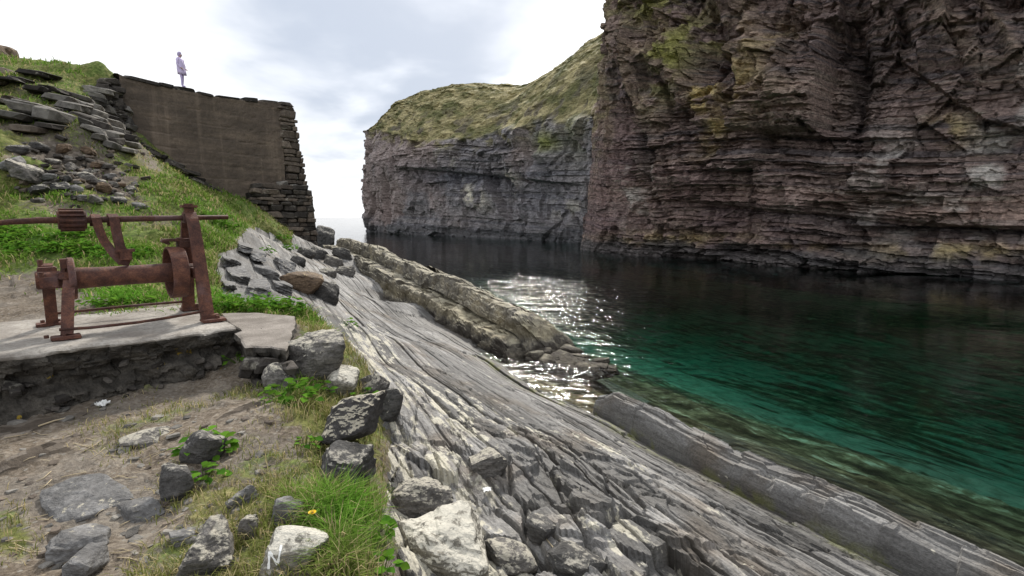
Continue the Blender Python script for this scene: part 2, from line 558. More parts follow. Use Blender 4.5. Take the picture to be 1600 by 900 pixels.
pts = []
for p in [(0, 900, 2.15), (200, 900, 2.1), (400, 900, 2.05), (590, 900, 2.05), (0, 780, 2.75), (200, 780, 2.75), (400, 780, 2.7), (560, 800, 2.6),
          (0, 665, 3.85), (200, 650, 3.9), (350, 630, 4.0), (450, 640, 3.75), (530, 650, 3.85), (450, 577, 4.9), (300, 608, 4.7), (400, 592, 4.8), (100, 642, 4.15), (200, 610, 4.5), (440, 505, 5.7), (530, 590, 4.7),
          (0, 450, 7.3), (100, 480, 6.0), (200, 455, 7.4), (300, 430, 8.8), (400, 470, 7.7), (0, 380, 9.5), (150, 380, 10), (250, 390, 11),
          (300, 310, 15.5), (200, 330, 13), (100, 330, 12), (0, 300, 12), (0, 230, 14), (100, 250, 14.5), (200, 240, 18), (380, 318, 23.5),
          (0, 170, 17), (100, 180, 18), (190, 205, 21), (0, 98, 22), (100, 112, 22), (170, 118, 22.5), (40, 130, 20), (130, 150, 20.0),
          (350, 375, 13), (430, 400, 16), (330, 405, 10.5), (400, 360, 20), (430, 385, 23), (400, 330, 24), (490, 385, 29), (350, 440, 9.0),
          (450, 435, 12.5),  (480, 470, 8.6), (470, 510, 6.4),
          (600, 690, 4.3), (640, 900, 2.35), (720, 900, 2.6), (700, 800, 3.5), (640, 740, 3.6)]:
    pts.append(rel(*p))
for p in [(560, 510), (600, 560), (650, 530), (700, 620), (750, 580), (850, 680), (800, 760), (1000, 800), (930, 650), (820, 610), (1200, 850), (1000, 900),
          (1300, 900), (900, 600 + 40), (1100, 760), (700, 700), (900, 830), (620, 480)]:
    pts.append(slab(*p))
for t, s, z in [(4.5, 18, .48), (4.5, 20, .70), (4.5, 22, 0.98), (4.5, 24.5, 1.25), (3.5, 17, .85), (3.5, 20, 1.1), (3.5, 23, 1.45), (5.5, 20, .45), (5.5, 24, .9), (5.6, 17.5, .15), (2.5, 20, 1.7), (2.5, 24, 2.0)]:
    pts.append(np.array([*st_xy(s, t), z]))
pts += [slab(700, 530), slab(640, 500), slab(760, 560)]
for t, s, z in [(8.5, 2, 0.0), (8.5, -3, 0), (9.3, 2, -0.35), (9.3, 8, -0.35), (8.9, 10, -0.35), (9.3, 13, -0.55), (9.3, 15.5, -0.35), (9.3, 19.5, 0.05), (11, 14, -0.5), (11.5, 2, -0.75), (11.5, 8, -0.75), (14, 2, -1.5), (14, 8, -1.6), (14, 14, -1.8),
                (13.0, 22, -1.0), (12.6, 30, -1), (12.5, 40, -1), (14, 50, -1.5), (12, 60, -1), (17, 2, -2.4), (17, 10, -2.6), (17, 20, -3), (17, 34, -3), (21, 5, -4), (21, 15, -4.2), (22, 28, -4.5),
                (30, 10, -6), (30, 30, -6), (22, 45, -5), (10.6, 32, 0.7), (10.6, 40, 1.5), (10.6, 26, 0.5), (9, -6, -0.2)]:
    x, y = st_xy(s * K, t * K)
    pts.append(np.array([x, y, z * K]))
for t, s, z in [(4, -3, 0.46), (2, -2.5, 1.1), (-2, -3, 1.65), (-6, -2, 1.65)]:
    pts.append(np.array([*st_xy(s, t), z]))
pts += [np.array(q, float) - np.array([0, 0, 5 - 5 * K]) for q in [(-30, 32, 11.5), (-40, 25, 12), (-24, 31, 11.2), (-17.5, 33, 9.0), (-30, 12, 9), (-15, 4, 4.6), (-9, 1, 3.7), (-20, 8, 6.8), (-45, 45, 12), (-14, 44, 2), (-22, 50, 5), (-13, 52, 0)]]
# foot of the harbour wall
WL = at(186, 118, 22.4)[:2]; WR = at(470, 168, 29.0)[:2]
for px, py in [(212, 232), (260, 256), (300, 277), (340, 302), (390, 322), (430, 350)]:
    d = ray(px, 340); wd = WR - WL
    kk = np.linalg.solve(np.array([[d[0], -wd[0]], [d[1], -wd[1]]]), WL)[0]
    pts.append(at(px, py, kk * d[1] - 0.15))
PTS = np.array(pts)


def tps_fit(P, reg=0.02):
    n = len(P)
    d2 = ((P[:, None, :2] - P[None, :, :2]) ** 2).sum(-1)
    K = np.where(d2 > 0, d2 * np.log(np.maximum(d2, 1e-12)) * 0.5, 0.0) + reg * np.eye(n)
    Q = np.concatenate([np.ones((n, 1)), P[:, :2]], 1)
    A = np.zeros((n + 3, n + 3)); A[:n, :n] = K; A[:n, n:] = Q; A[n:, :n] = Q.T
    return np.linalg.solve(A, np.concatenate([P[:, 2], np.zeros(3)]))


_w = tps_fit(PTS)
GX0, GY0, GD = -50.0, -8.0, 0.2
gxs = np.arange(GX0, 45.0, GD); gys = np.arange(GY0, 68.0, GD)
_gx, _gy = np.meshgrid(gxs, gys, indexing='ij')
_G = np.full(_gx.shape, _w[-3]) + _w[-2] * _gx + _w[-1] * _gy
for i, p in enumerate(PTS):
    d2 = (_gx - p[0]) ** 2 + (_gy - p[1]) ** 2
    _G += _w[i] * np.where(d2 > 1e-12, 0.5 * d2 * np.log(np.maximum(d2, 1e-12)), 0)


def bilin(A, x, y):
    fx = np.clip((np.asarray(x, float) - GX0) / GD, 0, A.shape[0] - 1.001); fy = np.clip((np.asarray(y, float) - GY0) / GD, 0, A.shape[1] - 1.001)
    i = fx.astype(int); j = fy.astype(int); fx = fx - i; fy = fy - j
    return (A[i, j] * (1 - fx) + A[i + 1, j] * fx) * (1 - fy) + (A[i, j + 1] * (1 - fx) + A[i + 1, j + 1] * fx) * fy


def G(x, y):
    return bilin(_G, x, y)


def ground(px, py, fn=None, y0=1.2, y1=60.0):
    """where the sight line through this photo pixel first meets the ground"""
    fn = fn or G
    Ys = np.geomspace(y0, y1, 1500)
    d = ray(px, py)
    k = Ys / d[1]
    X = d[0] * k; Z = EYE[2] + d[2] * k
    below = Z < fn(X, Ys)
    i = int(np.argmax(below)) if below.any() else len(Ys) - 1
    return np.array([X[i], Ys[i], float(fn(X[i:i + 1], Ys[i:i + 1])[0])])


# boundary between the turf (left) and the bare rock (right)
BOUND = [(600, 930), (598, 860), (590, 800), (585, 745), (600, 690), (590, 640), (578, 590), (545, 540), (492, 490), (430, 480), (345, 470), (325, 420), (338, 395), (365, 385), (370, 365), (395, 350), (425, 360), (455, 385)]
_b = np.array([ground(*p)[:2] for p in BOUND])
_wallfoot = at(455, 360, 28.6)[:2]
POLY = np.concatenate([np.array([[_b[0][0], -8.0]]), _b, np.array([_wallfoot, [-14, 34], [-50, 70], [-60, -8]])])


def turf_sd(x, y):
    """signed distance to the turf polygon: negative inside"""
    x = np.asarray(x, float); y = np.asarray(y, float)
    inside = np.zeros(x.shape, bool); dm = np.full(x.shape, 1e9)
    n = len(POLY)
    for i in range(n):
        x1, y1 = POLY[i]; x2, y2 = POLY[(i + 1) % n]
        if y1 != y2:
            c = ((y1 > y) != (y2 > y)) & (x < (x2 - x1) * (y - y1) / (y2 - y1) + x1)
            inside ^= c
        ex, ey = x2 - x1, y2 - y1
        tt = np.clip(((x - x1) * ex + (y - y1) * ey) / (ex * ex + ey * ey + 1e-9), 0, 1)
        dm = np.minimum(dm, (x - x1 - tt * ex) ** 2 + (y - y1 - tt * ey) ** 2)
    d = np.sqrt(dm)
    return np.where(inside, -d, d)


_SD = turf_sd(_gx, _gy)


def SDf(x, y):
    return bilin(_SD, x, y)


# ------------------------------------------------------------------ the rock shelf: dipping beds running along the strike
def bed_edges(seed, lo, hi, wmin, wmax):
    r = random.Random(seed); e = [lo]
    while e[-1] < hi:
        e.append(e[-1] + wmin + (wmax - wmin) * r.random() ** 1.6)
    return np.array(e)


def beds(s, t, seed, wmin, wmax, amp, seglen, wob, power=1.5):
    e = bed_edges(seed, -12.0, 18.0, wmin, wmax)
    tw = t + wob * fbm(s / (seglen * 1.3), t * 0.4, seed + 5, 3)
    k = np.clip(np.searchsorted(e, tw.ravel()).reshape(tw.shape) - 1, 0, len(e) - 2)
    w = e[k + 1] - e[k]
    seg = np.floor(s / (seglen * (0.6 + 0.9 * hash1(k, seed + 1))) + 7.7 * hash1(k, seed + 2)).astype(np.int64)
    jit = (hash1(k, seed + 3, seg) - 0.5) * 0.3 * w
    fr = np.clip((tw - e[k] - jit) / w, -0.2, 1.2)
    A = amp * w * (0.1 + (0.5 + 0.7 * power) * hash1(k, seed + 4, seg) ** power)
    prof = np.where(fr < 0, -0.5 + (-fr) * 0.3, 0.5 - fr)
    return A * prof, k


S_ROWS = np.concatenate([np.linspace(-3.0, 0.3, 30), 0.3 + np.cumsum(np.geomspace(0.014, 0.17, 520))])
T_COLS = np.concatenate([np.linspace(-9, -2.2, 110), np.arange(-2.2, 5.4, 0.0115), np.linspace(5.4, 8.4, 140)])
Sg, Tg = np.meshgrid(S_ROWS, T_COLS, indexing='ij')
Xs = Sg * ES[0] + Tg * ET[0]; Ys_ = Sg * ES[1] + Tg * ET[1]
sd = SDf(Xs, Ys_)
rough_zone = np.exp(-(((Xs - 0.3) / 1.5) ** 2 + ((Ys_ - 3.3) / 1.9) ** 2))      # the shattered dark rock beside the path


def plates(s, t, seed, wmin, wmax, L, wob, skew=0.35):
    """flat plates between parallel bedding edges, cut by cross joints; returns height factor, distance to the nearest edge, a random tone"""
    e = bed_edges(seed, -12.0, 18.0, wmin, wmax)
    tw = t + wob * fbm(s / (L * 1.2), t * 0.5, seed + 5, 3) + 0.10 * wob * fbm(s * 6 / L, t * 3, seed + 6, 3)
    k = np.clip(np.searchsorted(e, tw.ravel()).reshape(tw.shape) - 1, 0, len(e) - 2)
    Lk = L * (0.5 + 1.2 * hash1(k, seed + 1))
    sf = s / Lk + skew * t / L + 7.7 * hash1(k, seed + 2) + 0.04 * fbm(s * 4 / L, t * 8, seed + 7, 2)
    seg = np.floor(sf).astype(np.int64); sfr = sf - seg
    # each plate ends where it has broken away, so its edges are not all in line
    jit = (hash1(k, seed + 8, seg) - 0.5) * 0.5
    w = e[k + 1] - e[k]
    fr = (tw - e[k]) / w
    ed = np.minimum(np.minimum(fr, 1 - fr) * w, np.minimum(sfr, 1 - sfr) * Lk)
    hgt = hash1(k, seed + 3, seg) - 0.5 + 0.5 * (hash1(k, seed + 9) - 0.5) + (fr - 0.5) * (hash1(k, seed + 4, seg) - 0.62) * 0.9 + (sfr - 0.5) * jit
    return hgt, ed, hash1(k, seed + 10, seg)


h1_, d1_, r1_ = plates(Sg, Tg, 11, 0.35, 1.1, 3.6, 0.025)
h2_, d2_, r2_ = plates(Sg, Tg, 23, 0.09, 0.34, 1.7, 0.018)
h3_, d3_, r3_ = plates(Sg, Tg, 37, 0.03, 0.10, 0.9, 0.02)
fv, fe, fc = facet(Sg * 0.9 + 0.3 * Tg, Tg * 2.6, 51, 1.1)
fv2, fe2, fc2 = facet(Sg * 4.2, Tg * 5.0, 61, 1.3)
fv3, fe3, fc3 = facet(Sg * 1.7, Tg * 1.9, 71, 1.5)
g1 = np.exp(-(d1_ / 0.022) ** 2); g2 = np.exp(-(d2_ / 0.013) ** 2) * (r2_ > 0.35); g3 = np.exp(-(d3_ / 0.009) ** 2) * (r3_ > 0.6)
det = 0.085 * h1_ + 0.046 * h2_ + 0.015 * h3_ - 0.045 * g1 - 0.022 * g2 - 0.008 * g3
det += 0.085 * fv * (0.20 + rough_zone) + 0.022 * fv2 * (0.35 + 2.2 * rough_zone) + 0.18 * fv3 * rough_zone
det += 0.025 * fbm(Sg * 0.6, Tg * 0.8, 81, 4)
det -= 0.05 * (1 - sst(0.0, 0.06, fe)) * (0.3 + rough_zone)
det += 0.012 * fbm(Sg * 9, Tg * 14, 91, 3)
det *= (1 - 0.55 * sst(4.9, 5.8, Tg)) * (0.45 + 0.55 * sst(-1.5, 0.5, Tg + 0.06 * Sg))
det *= 1 - 0.5 * sst(4.5, 8.5, Ys_)
Zs = G(Xs, Ys_) + det - 0.03 - 0.9 * sst(-0.1, 0.8, -sd)
# masks: pale lichen, dark wet rock and grooves, weed
lich = 0.30 + 0.5 * sst(0.0, 1.2, 3.2 - Tg) * (1 - sst(7, 11, Ys_)) + 0.5 * rough_zone * fbm(Xs * 1.3, Ys_ * 1.3, 5, 3)
lich += 0.6 * (fbm(Sg * 0.7, Tg * 1.6, 101, 4))
lich *= (1 - sst(4.0, 5.3, Tg)) * (1 - sst(6, 8, Ys_) * (1 - sst(0.4, 1.6, Tg)))
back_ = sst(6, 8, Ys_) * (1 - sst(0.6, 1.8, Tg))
wet = sst(0.36, 0.0, Zs + 0.16 * fbm(Sg * 0.8, Tg * 2, 111, 3)) * 0.9
crack = np.maximum.reduce([(1 - sst(0.0, 0.05, fe)) * 0.5, g1, 0.8 * g2, 0.45 * g3])
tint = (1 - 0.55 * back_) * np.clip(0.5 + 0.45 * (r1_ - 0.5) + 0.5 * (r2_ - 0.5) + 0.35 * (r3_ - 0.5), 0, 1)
dark = 0.62 * rough_zone * sst(-0.05, 0.25, fbm(Xs * 1.1 + 3, Ys_ * 1.1, 121, 4) + 0.12) + wet + crack * 0.85
lich = lich + 0.35 * (r2_ - 0.6) + 0.25 * (r3_ - 0.6)
weed = np.exp(-((Tg - 4.95 + 0.13 * fbm(Sg * 1.5, Tg * 1.5, 131, 2)) / 0.2) ** 2) * (Sg > 1.5) * (Sg < 10) * 0.6 * sst(-0.2, 0.3, fbm(Sg * 1.1, Tg * 2, 133, 3))
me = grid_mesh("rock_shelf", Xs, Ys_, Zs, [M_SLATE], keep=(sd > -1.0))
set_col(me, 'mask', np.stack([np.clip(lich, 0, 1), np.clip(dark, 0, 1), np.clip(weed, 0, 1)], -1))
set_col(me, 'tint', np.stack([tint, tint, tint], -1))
link("rock_shelf", me, kind='structure', label="grey slate shelf of long parallel beds sloping down into the sea inlet")
_Zshelf = Zs
SHELF_BVH = None


def shelf_z(x, y):
    """height of the finished shelf"""
    s = x * ES[0] + y * ES[1]; t = x * ET[0] + y * ET[1]
    i = np.clip(np.searchsorted(S_ROWS, s), 0, len(S_ROWS) - 1); j = np.clip(np.searchsorted(T_COLS, t), 0, len(T_COLS) - 1)
    return _Zshelf[i, j]


# ------------------------------------------------------------------ the hillside and path
PA = np.radians(np.linspace(-62, 6, 640))
PR = np.geomspace(1.0, 44.0, 520)
Ag, Rg = np.meshgrid(PA, PR, indexing='ij')
Xh = Rg * np.sin(Ag); Yh = Rg * np.cos(Ag) * 1.0
sdh = SDf(Xh, Yh)
Zb = G(Xh, Yh)
PXh, PYh = project(Xh, Yh, Zb)


def grass_field(X, Y, PX, PY):
    far = sst(7.0, 8.6, Y - 0.15 * X)
    g = 0.78 * far + 0.50 * (1 - far) * sst(-0.2, 0.3, fbm(X * 1.4, Y * 1.4, 77, 3)) * sst(60, 240, PX)
    for (cx, cy, rx, ry, an, w) in [(500, 650, 60, 45, 30, .9), (540, 700, 80, 150, 8, .85), (480, 620, 60, 70, 20, .8), (330, 800, 120, 50, 0, .5), (530, 720, 50, 55, 0, .75), (520, 800, 75, 60, 10, 1.0), (540, 880, 60, 50, 0, 1.0), (470, 800, 60, 35, 0, .7), (440, 850, 60, 40, 0, .6), (560, 600, 45, 50, 40, .8),
                                    (510, 540, 60, 45, 30, .85), (450, 470, 70, 25, 10, .9), (320, 690, 45, 20, 0, .55), (20, 835, 50, 45, 0, .75), (380, 770, 60, 40, 0, .4), (250, 640, 60, 22, 0, .35), (190, 770, 30, 20, 0, .35), (470, 580, 35, 40, 0, .6),
                                    (60, 385, 110, 40, 5, 1.0), (190, 400, 50, 25, 0, .9), (190, 460, 60, 18, 0, .8), (400, 690, 60, 40, 0, .3), (300, 850, 60, 30, 0, .3), (200, 700, 60, 18, -20, .3), (440, 500, 10, 10, 0, .2), (350, 790, 40, 20, 0, .4)]:
        g = np.maximum(g, w * blob(PX, PY, cx, cy, rx, ry, an))
    for (cx, cy, rx, ry, an, w) in [(130, 262, 80, 36, 20, .95), (60, 250, 60, 24, 5, .8), (190, 300, 60, 16, 25, .6), (60, 150, 70, 28, 5, .35), (170, 190, 45, 45, 25, .9), (30, 452, 90, 30, 0, .8), (300, 262, 60, 12, 30, .6), (250, 350, 60, 16, 0, .45), (230, 245, 40, 14, 38, .6),
                                    (100, 335, 80, 12, 10, .6), (20, 200, 40, 10, 0, .5)]:
        g = g * (1 - w * blob(PX, PY, cx, cy, rx, ry, an, 3.0) * (Y > 6))
    g = g + 0.25 * fbm(X * 0.9, Y * 0.9, 7, 4) * (g > 0.05)
    return np.clip(g, 0, 1)


def lush_field(PX, PY, Y):
    l = 0.0
    for (cx, cy, rx, ry, w) in [(60, 380, 120, 35, 1), (190, 400, 60, 25, 1), (190, 460, 60, 15, 1), (540, 830, 80, 65, 1.0), (470, 790, 50, 30, .5), (400, 468, 80, 20, 1), (320, 690, 50, 25, .7), (20, 380, 60, 30, 1), (330, 350, 60, 30, .5), (60, 190, 50, 10, .6), (450, 610, 40, 20, .8), (350, 320, 60, 20, .4)]:
        l = np.maximum(l, w * blob(PX, PY, cx, cy, rx, ry))
    return l


gr = grass_field(Xh, Yh, PXh, PYh)
scree = np.zeros_like(gr)
for (cx, cy, rx, ry, an, w) in [(130, 262, 90, 45, 20, 1), (190, 300, 70, 22, 25, 1), (250, 345, 80, 25, 5, .8), (50, 150, 80, 40, 5, .8), (60, 450, 100, 30, 0, .6), (170, 190, 40, 45, 0, .8), (100, 640, 130, 26, -8, .25)]:
    scree = np.maximum(scree, w * blob(PXh, PYh, cx, cy, rx, ry, an))
lump = 0.30 * fbm(Xh * 0.55, Yh * 0.55, 15, 4) * sst(7, 12, Yh)
tus = np.abs(fbm(Xh * 1.6, Yh * 1.6, 25, 3)) * 0.28 * gr * sst(6, 10, Yh)
hv, he, hc = facet(Xh * 1.6, Yh * 1.6, 35, 1.4)
hv2, he2, hc2 = facet(Xh * 4.5, Yh * 4.5, 45, 1.5)
stony = np.clip(scree, 0, 1) * (1 - gr)
bank = 0.55 * (blob(PXh, PYh, 120, 212, 95, 16, 14) - 0.9 * blob(PXh, PYh, 125, 250, 85, 20, 14)) + 0.35 * (blob(PXh, PYh, 40, 285, 60, 14, 0) - blob(PXh, PYh, 40, 310, 60, 10, 0) * .6)
ledge = 0.4 * (np.floor(Zb * 1.6 + 0.8 * fbm(Xh * .5, Yh * .5, 55, 3)) / 1.6 - Zb + .3) * blob(PXh, PYh, 50, 155, 90, 60, 0)
near = 0.035 * fbm(Xh * 3, Yh * 3, 65, 4) + 0.018 * hv2 * (1 - gr) + 0.01 * fbm(Xh * 14, Yh * 14, 75, 3)
pv, pe, pc = facet((Xh * .5 + Yh * .87) * 1.1, (Xh * .87 - Yh * .5) * 2.4, 85, 1.6)
slabs = (pc > 0.72) * np.clip(pe * 3, 0, 1) * 0.02 * (0.6 + pv) * (1 - gr) * (Yh < 5)
Zh = Zb + lump + tus + near + slabs + bank + ledge + stony * (0.34 * hv + 0.16 * hv2) * sst(6, 9, Yh) - 0.8 * sst(0.0, 0.5, sdh)
me = grid_mesh("hillside", Xh, Yh, Zh, [M_HILL], smooth=True, keep=(sdh < 0.7) & ~((Yh > 33.5) & (Xh > -21)))
set_col(me, 'mask', np.stack([gr, np.clip(np.maximum(scree, (slabs > 0.015) * 0.9), 0, 1), np.clip(lush_field(PXh, PYh, Yh), 0, 1)], -1))
link("hillside", me, kind='structure', label="grassy hillside and trodden earth path left of the inlet")


def hill_z(x, y):
    a = np.arctan2(x, y); r = np.hypot(x, y)
    fi = (a - PA[0]) / (PA[-1] - PA[0]) * (len(PA) - 1); fj = np.log(np.maximum(r, 1e-3) / PR[0]) / np.log(PR[-1] / PR[0]) * (len(PR) - 1)
    i = np.clip(fi, 0, len(PA) - 1.001); j = np.clip(fj, 0, len(PR) - 1.001)
    i0 = i.astype(int); j0 = j.astype(int); fx = i - i0; fy = j - j0
    return (Zh[i0, j0] * (1 - fx) + Zh[i0 + 1, j0] * fx) * (1 - fy) + (Zh[i0, j0 + 1] * (1 - fx) + Zh[i0 + 1, j0 + 1] * fx) * fy


def land_z(x, y):
    x = np.atleast_1d(np.asarray(x, float)); y = np.atleast_1d(np.asarray(y, float))
    return np.maximum(hill_z(x, y), shelf_z(x, y))


def land(px, py, y0=1.2, y1=60):
    return ground(px, py, land_z, y0, y1)


# ------------------------------------------------------------------ seabed and water
bx = np.concatenate([[-4000, -600, -200], np.linspace(-90, -30, 40), np.linspace(-29, 60, 300), [90, 200, 600, 4000]])
by = np.concatenate([[-4000, -600, -200, -60], np.linspace(-20, 50, 280), np.linspace(51, 140, 60), [200, 400, 1000, 5000]])
Xb, Yb = np.meshgrid(bx, by, indexing='ij')
tb = Xb * ET[0] + Yb * ET[1]; sb = Xb * ES[0] + Yb * ES[1]
prof = np.interp(tb, [-50, 6, 8.5, 9.3, 11.5, 14, 16, 18, 21, 27, 40], [-1.2, -0.8, -0.35, -0.55, -0.85, -1.45, -2.0, -2.7, -3.6, -4.8, -6.5])
prof = prof + 0.4 * fbm(sb * 0.15, tb * 0.5, 201, 3) + 0.16 * fbm(sb * 0.7, tb * 2.2, 205, 3) * (tb < 20)
prof = np.where((np.abs(Xb) > 300) | (np.abs(Yb) > 300), -10.0, np.minimum(prof, -0.25))
sand = sst(14.0, 19.0, tb + 1.6 * fbm(sb * 0.25, tb * 0.5, 211, 4)) * (0.65 + 0.6 * fbm(Xb * 0.12, Yb * 0.12, 221, 3)) * (1 - 0.35 * sst(19, 25, tb))
me = grid_mesh("seabed", Xb * K, Yb * K, prof * K, [M_SEABED], smooth=True)
set_col(me, 'mask', np.stack([np.clip(sand, 0, 1), sand * 0, sand * 0], -1))
link("seabed", me, kind='structure', label="seabed of dark weed and pale sand under clear water")

R = 4500.0
vw = [(-R, -R, 0), (R, -R, 0), (R, R, 0), (-R, R, 0), (-R, -R, -9), (R, -R, -9), (R, R, -9), (-R, R, -9)]
fw = [(0, 1, 2, 3), (4, 7, 6, 5), (0, 4, 5, 1), (1, 5, 6, 2), (2, 6, 7, 3), (3, 7, 4, 0)]
link("water", mesh_from("water", vw, fw, [M_WATER]), kind='structure', label="clear dark green sea water filling the inlet")


# ------------------------------------------------------------------ cliffs (laid out at the survey scale, then brought to true scale)
EYE_TRUE = EYE
EYE = np.array([0.0, 0.0, 5.0])
def smooth_path(P, n, step=None):
    P = np.array(P, float)
    d = np.concatenate([[0], np.cumsum(np.hypot(*np.diff(P, axis=0).T))])
    out = []
    for u in np.linspace(0, d[-1], 600):
        w = np.exp(-((d[None] - u) / 0.001) ** 2)
        out.append((np.interp(u, d, P[:, 0]), np.interp(u, d, P[:, 1])))
    out = np.array(out)
    ker = np.hanning(41); ker /= ker.sum()
    pad = np.pad(out, ((20, 20), (0, 0)), mode='edge')
    sm = np.stack([np.convolve(pad[:, i], ker, 'valid') for i in (0, 1)], -1)
    sm[0], sm[-1] = out[0], out[-1]
    return sm


def path_frame(path, us):
    d = np.concatenate([[0], np.cumsum(np.hypot(*np.diff(path, axis=0).T))])
    x = np.interp(us, d, path[:, 0]); y = np.interp(us, d, path[:, 1])
    gx = np.gradient(x, us); gy = np.gradient(y, us)
    L = np.hypot(gx, gy)
    return x, y, gx / L, gy / L, d[-1]


def strata(u, z, seed, tmin, tmax, seg, amp, under=0.35):
    e = bed_edges(seed, -30.0, 140.0, tmin, tmax)
    k = np.clip(np.searchsorted(e, z.ravel()).reshape(z.shape) - 1, 0, len(e) - 2)
    th = e[k + 1] - e[k]
    fr = (z - e[k]) / th
    sgf = u / (seg * (0.5 + hash1(k, seed + 1))) + 9.1 * hash1(k, seed + 2)
    sg = np.floor(sgf).astype(np.int64)
    p = 0.5 * hash1(k, seed + 3) + 0.5 * hash1(k, seed + 4, sg)
    return amp * (p - 0.5) + amp * under * (fr - 0.5) * (hash1(k, seed + 5, sg) - 0.7) * 1.6, k, hash1(k, seed + 6), fr


cpx = [(905, 391), (1000, 399), (1100, 405), (1200, 413), (1400, 425), (1600, 437)]
cb = [tuple(atz(px, py, 0.0)[:2]) for px, py in cpx]
cb = [(38, 150), (24, 112), (13.5, 90)] + cb + [(55, 24), (64, 6), (70, -14)]
cpath = smooth_path(cb, 600)
_, _, _, _, CL = path_frame(cpath, np.linspace(0, 1, 5))
dens = np.linspace(0, CL, 2000)
cx_, cy_, _, _, _ = path_frame(cpath, dens)
w = np.where((cx_ / np.maximum(cy_, 1) < 1.06) & (dens > 30), 1.0, 0.22)
cum = np.cumsum(w); cum = (cum - cum[0]) / (cum[-1] - cum[0])
us = np.interp(np.linspace(0, 1, 760), cum, dens)
zs = np.concatenate([np.linspace(-2.5, 47, 520), np.linspace(47.3, 58, 24)])
U, Zc = np.meshgrid(us, zs, indexing='ij')
x0, y0, tx, ty, _ = path_frame(cpath, us)
nx, ny = -ty, tx
# the face looks towards the inlet
if nx[len(nx) // 2] * -1 < 0:
    nx, ny = -nx, -ny
batter = 0.10 * Zc
Px0 = x0[:, None] - nx[:, None] * batter; Py0 = y0[:, None] - ny[:, None] * batter
PX, PY = project(Px0, Py0, Zc)
massive = 0.30 + 0.70 * sst(-0.12, 0.16, fbm(U * 0.055 + 2, Zc * 0.075, 305, 3))
warpz = Zc + 0.13 * (U - 60) * (0.5 + 0.5 * sst(8, 20, Zc)) + 1.1 * fbm(U * 0.05, Zc * 0.05, 301, 3) + 0.22 * fbm(U * 0.4, Zc * 0.4, 303, 2)
s1, ka, ra, fa = strata(U, warpz, 311, 0.5, 2.6, 6.0, 1.75, 0.65)
s2, kb_, rb, fb_ = strata(U, warpz, 321, 0.2, 0.7, 2.0, 0.85, 0.65)
f1, e1, c1 = facet(U * 0.13 + Zc * 0.05, Zc * 0.10, 331, 2.2)
f2, e2, c2 = facet(U * 0.42, Zc * 0.30 + U * 0.05, 341, 1.8)
f3, e3, c3 = facet(U * 1.1, Zc * 1.0, 351, 1.6)
# diagonal buttresses in the upper part
rx_, rz_ = U * 0.80 + Zc * 0.42, Zc * 0.8 - U * 0.4
rib = np.abs(fbm(rx_ * 0.16, rz_ * 0.035, 361, 3))
upper = sst(13, 22, Zc)
off = 1.5 * f1 + (1.2 + 0.9 * upper) * f2 + (0.5 + 0.5 * upper) * f3 + massive * (s1 * (0.5 + 0.8 * (1 - upper)) + s2 * (0.55 + 0.7 * (1 - upper))) - 8.0 * (rib - 0.2) * upper
off += 1.6 * fbm(U * 0.045, Zc * 0.04, 371, 3)
feat = 3.0 * pbox(PX, PY, 1160, 1284, 66, 205, 10, 3, 12, 4) - 2.8 * pbox(PX, PY, 1290, 1345, 40, 215, 3, 12, 20, 20) + 2.0 * pbox(PX, PY, 1090, 1136, 130, 196, 3, 3, 3, 6)
feat += 1.6 * blob(PX, PY, 1010, 100, 75, 110, 20) - 2.0 * blob(PX, PY, 1110, 90, 22, 130, 28) + 1.2 * blob(PX, PY, 1330, 80, 18, 90, 25) + 1.1 * blob(PX, PY, 1420, 110, 16, 90, 22)
feat += 1.3 * pbox(PX, PY, 1040, 1640, 232 + (PX - 1040) * .06, 312 + (PX - 1040) * .09, 60, 60, 16, 2) * 1.0
feat -= 1.5 * pbox(PX, PY, 1280, 1430, 316, 338, 20, 20, 2, 14) + 1.4 * pbox(PX, PY, 1330, 1640, 354, 376, 30, 10, 2, 14) + 1.5 * pbox(PX, PY, 1130, 1380, 382, 396, 30, 30, 2, 8)
feat -= 1.1 * pbox(PX, PY, 1000, 1014, 210, 290, 3, 3, 10, 30)
off += feat
off += 0.9 * sst(3.5, 0.5, Zc + 0.5 * fbm(U * .4, Zc, 381, 2))
damp = sst(-2.5, 0, Zc) * 0.7 + 0.3
off *= damp * (0.22 + 0.78 * sst(905, 1010, PX + 0 * PY))
Xc = Px0 + nx[:, None] * off; Yc = Py0 + ny[:, None] * off
# colour of the rock, with some light and shade painted in
def lerp(a, b, w):
    return a + (np.array(b) - a) * w[..., None]


C = np.empty(U.shape + (3,)); C[:] = (0.25, 0.183, 0.162)
C = lerp(C, (0.135, 0.112, 0.112), sst(0.35, 0.75, rb))
C = lerp(C, (0.33, 0.235, 0.19), 0.7 * sst(0.62, 0.95, ra))
C = lerp(C, (0.20, 0.132, 0.128), 0.6 * sst(0.0, 0.4, fbm(U * .05, Zc * .06, 401, 3)))
C = lerp(C, (0.46, 0.40, 0.33), 0.55 * sst(0.80, 0.95, fa) * sst(0.25, 0.8, ra) * sst(-0.2, 0.2, fbm(U * .6, Zc * .3, 405, 3)))  # paler bed tops: light on the ledges painted into the colour
C = lerp(C, (0.40, 0.33, 0.27), 0.45 * sst(0.75, 0.95, fb_) * sst(0.4, 0.9, hash1(kb_, 407)) * sst(-0.1, 0.3, fbm(U * .8, Zc * .5, 408, 3)))  # same painted light along the tops of the thin beds
tan = sst(0.05, 0.45, fbm(U * .09 + 3, Zc * .12, 411, 4)) * (0.35 + 0.65 * sst(0.4, 0.9, rb))
C = lerp(C, (0.38, 0.29, 0.21), 0.5 * tan)
C = lerp(C, (0.38, 0.29, 0.205), 0.6 * np.clip(sst(-0.05, -0.22, (rib - 0.2)) * upper, 0, 1))
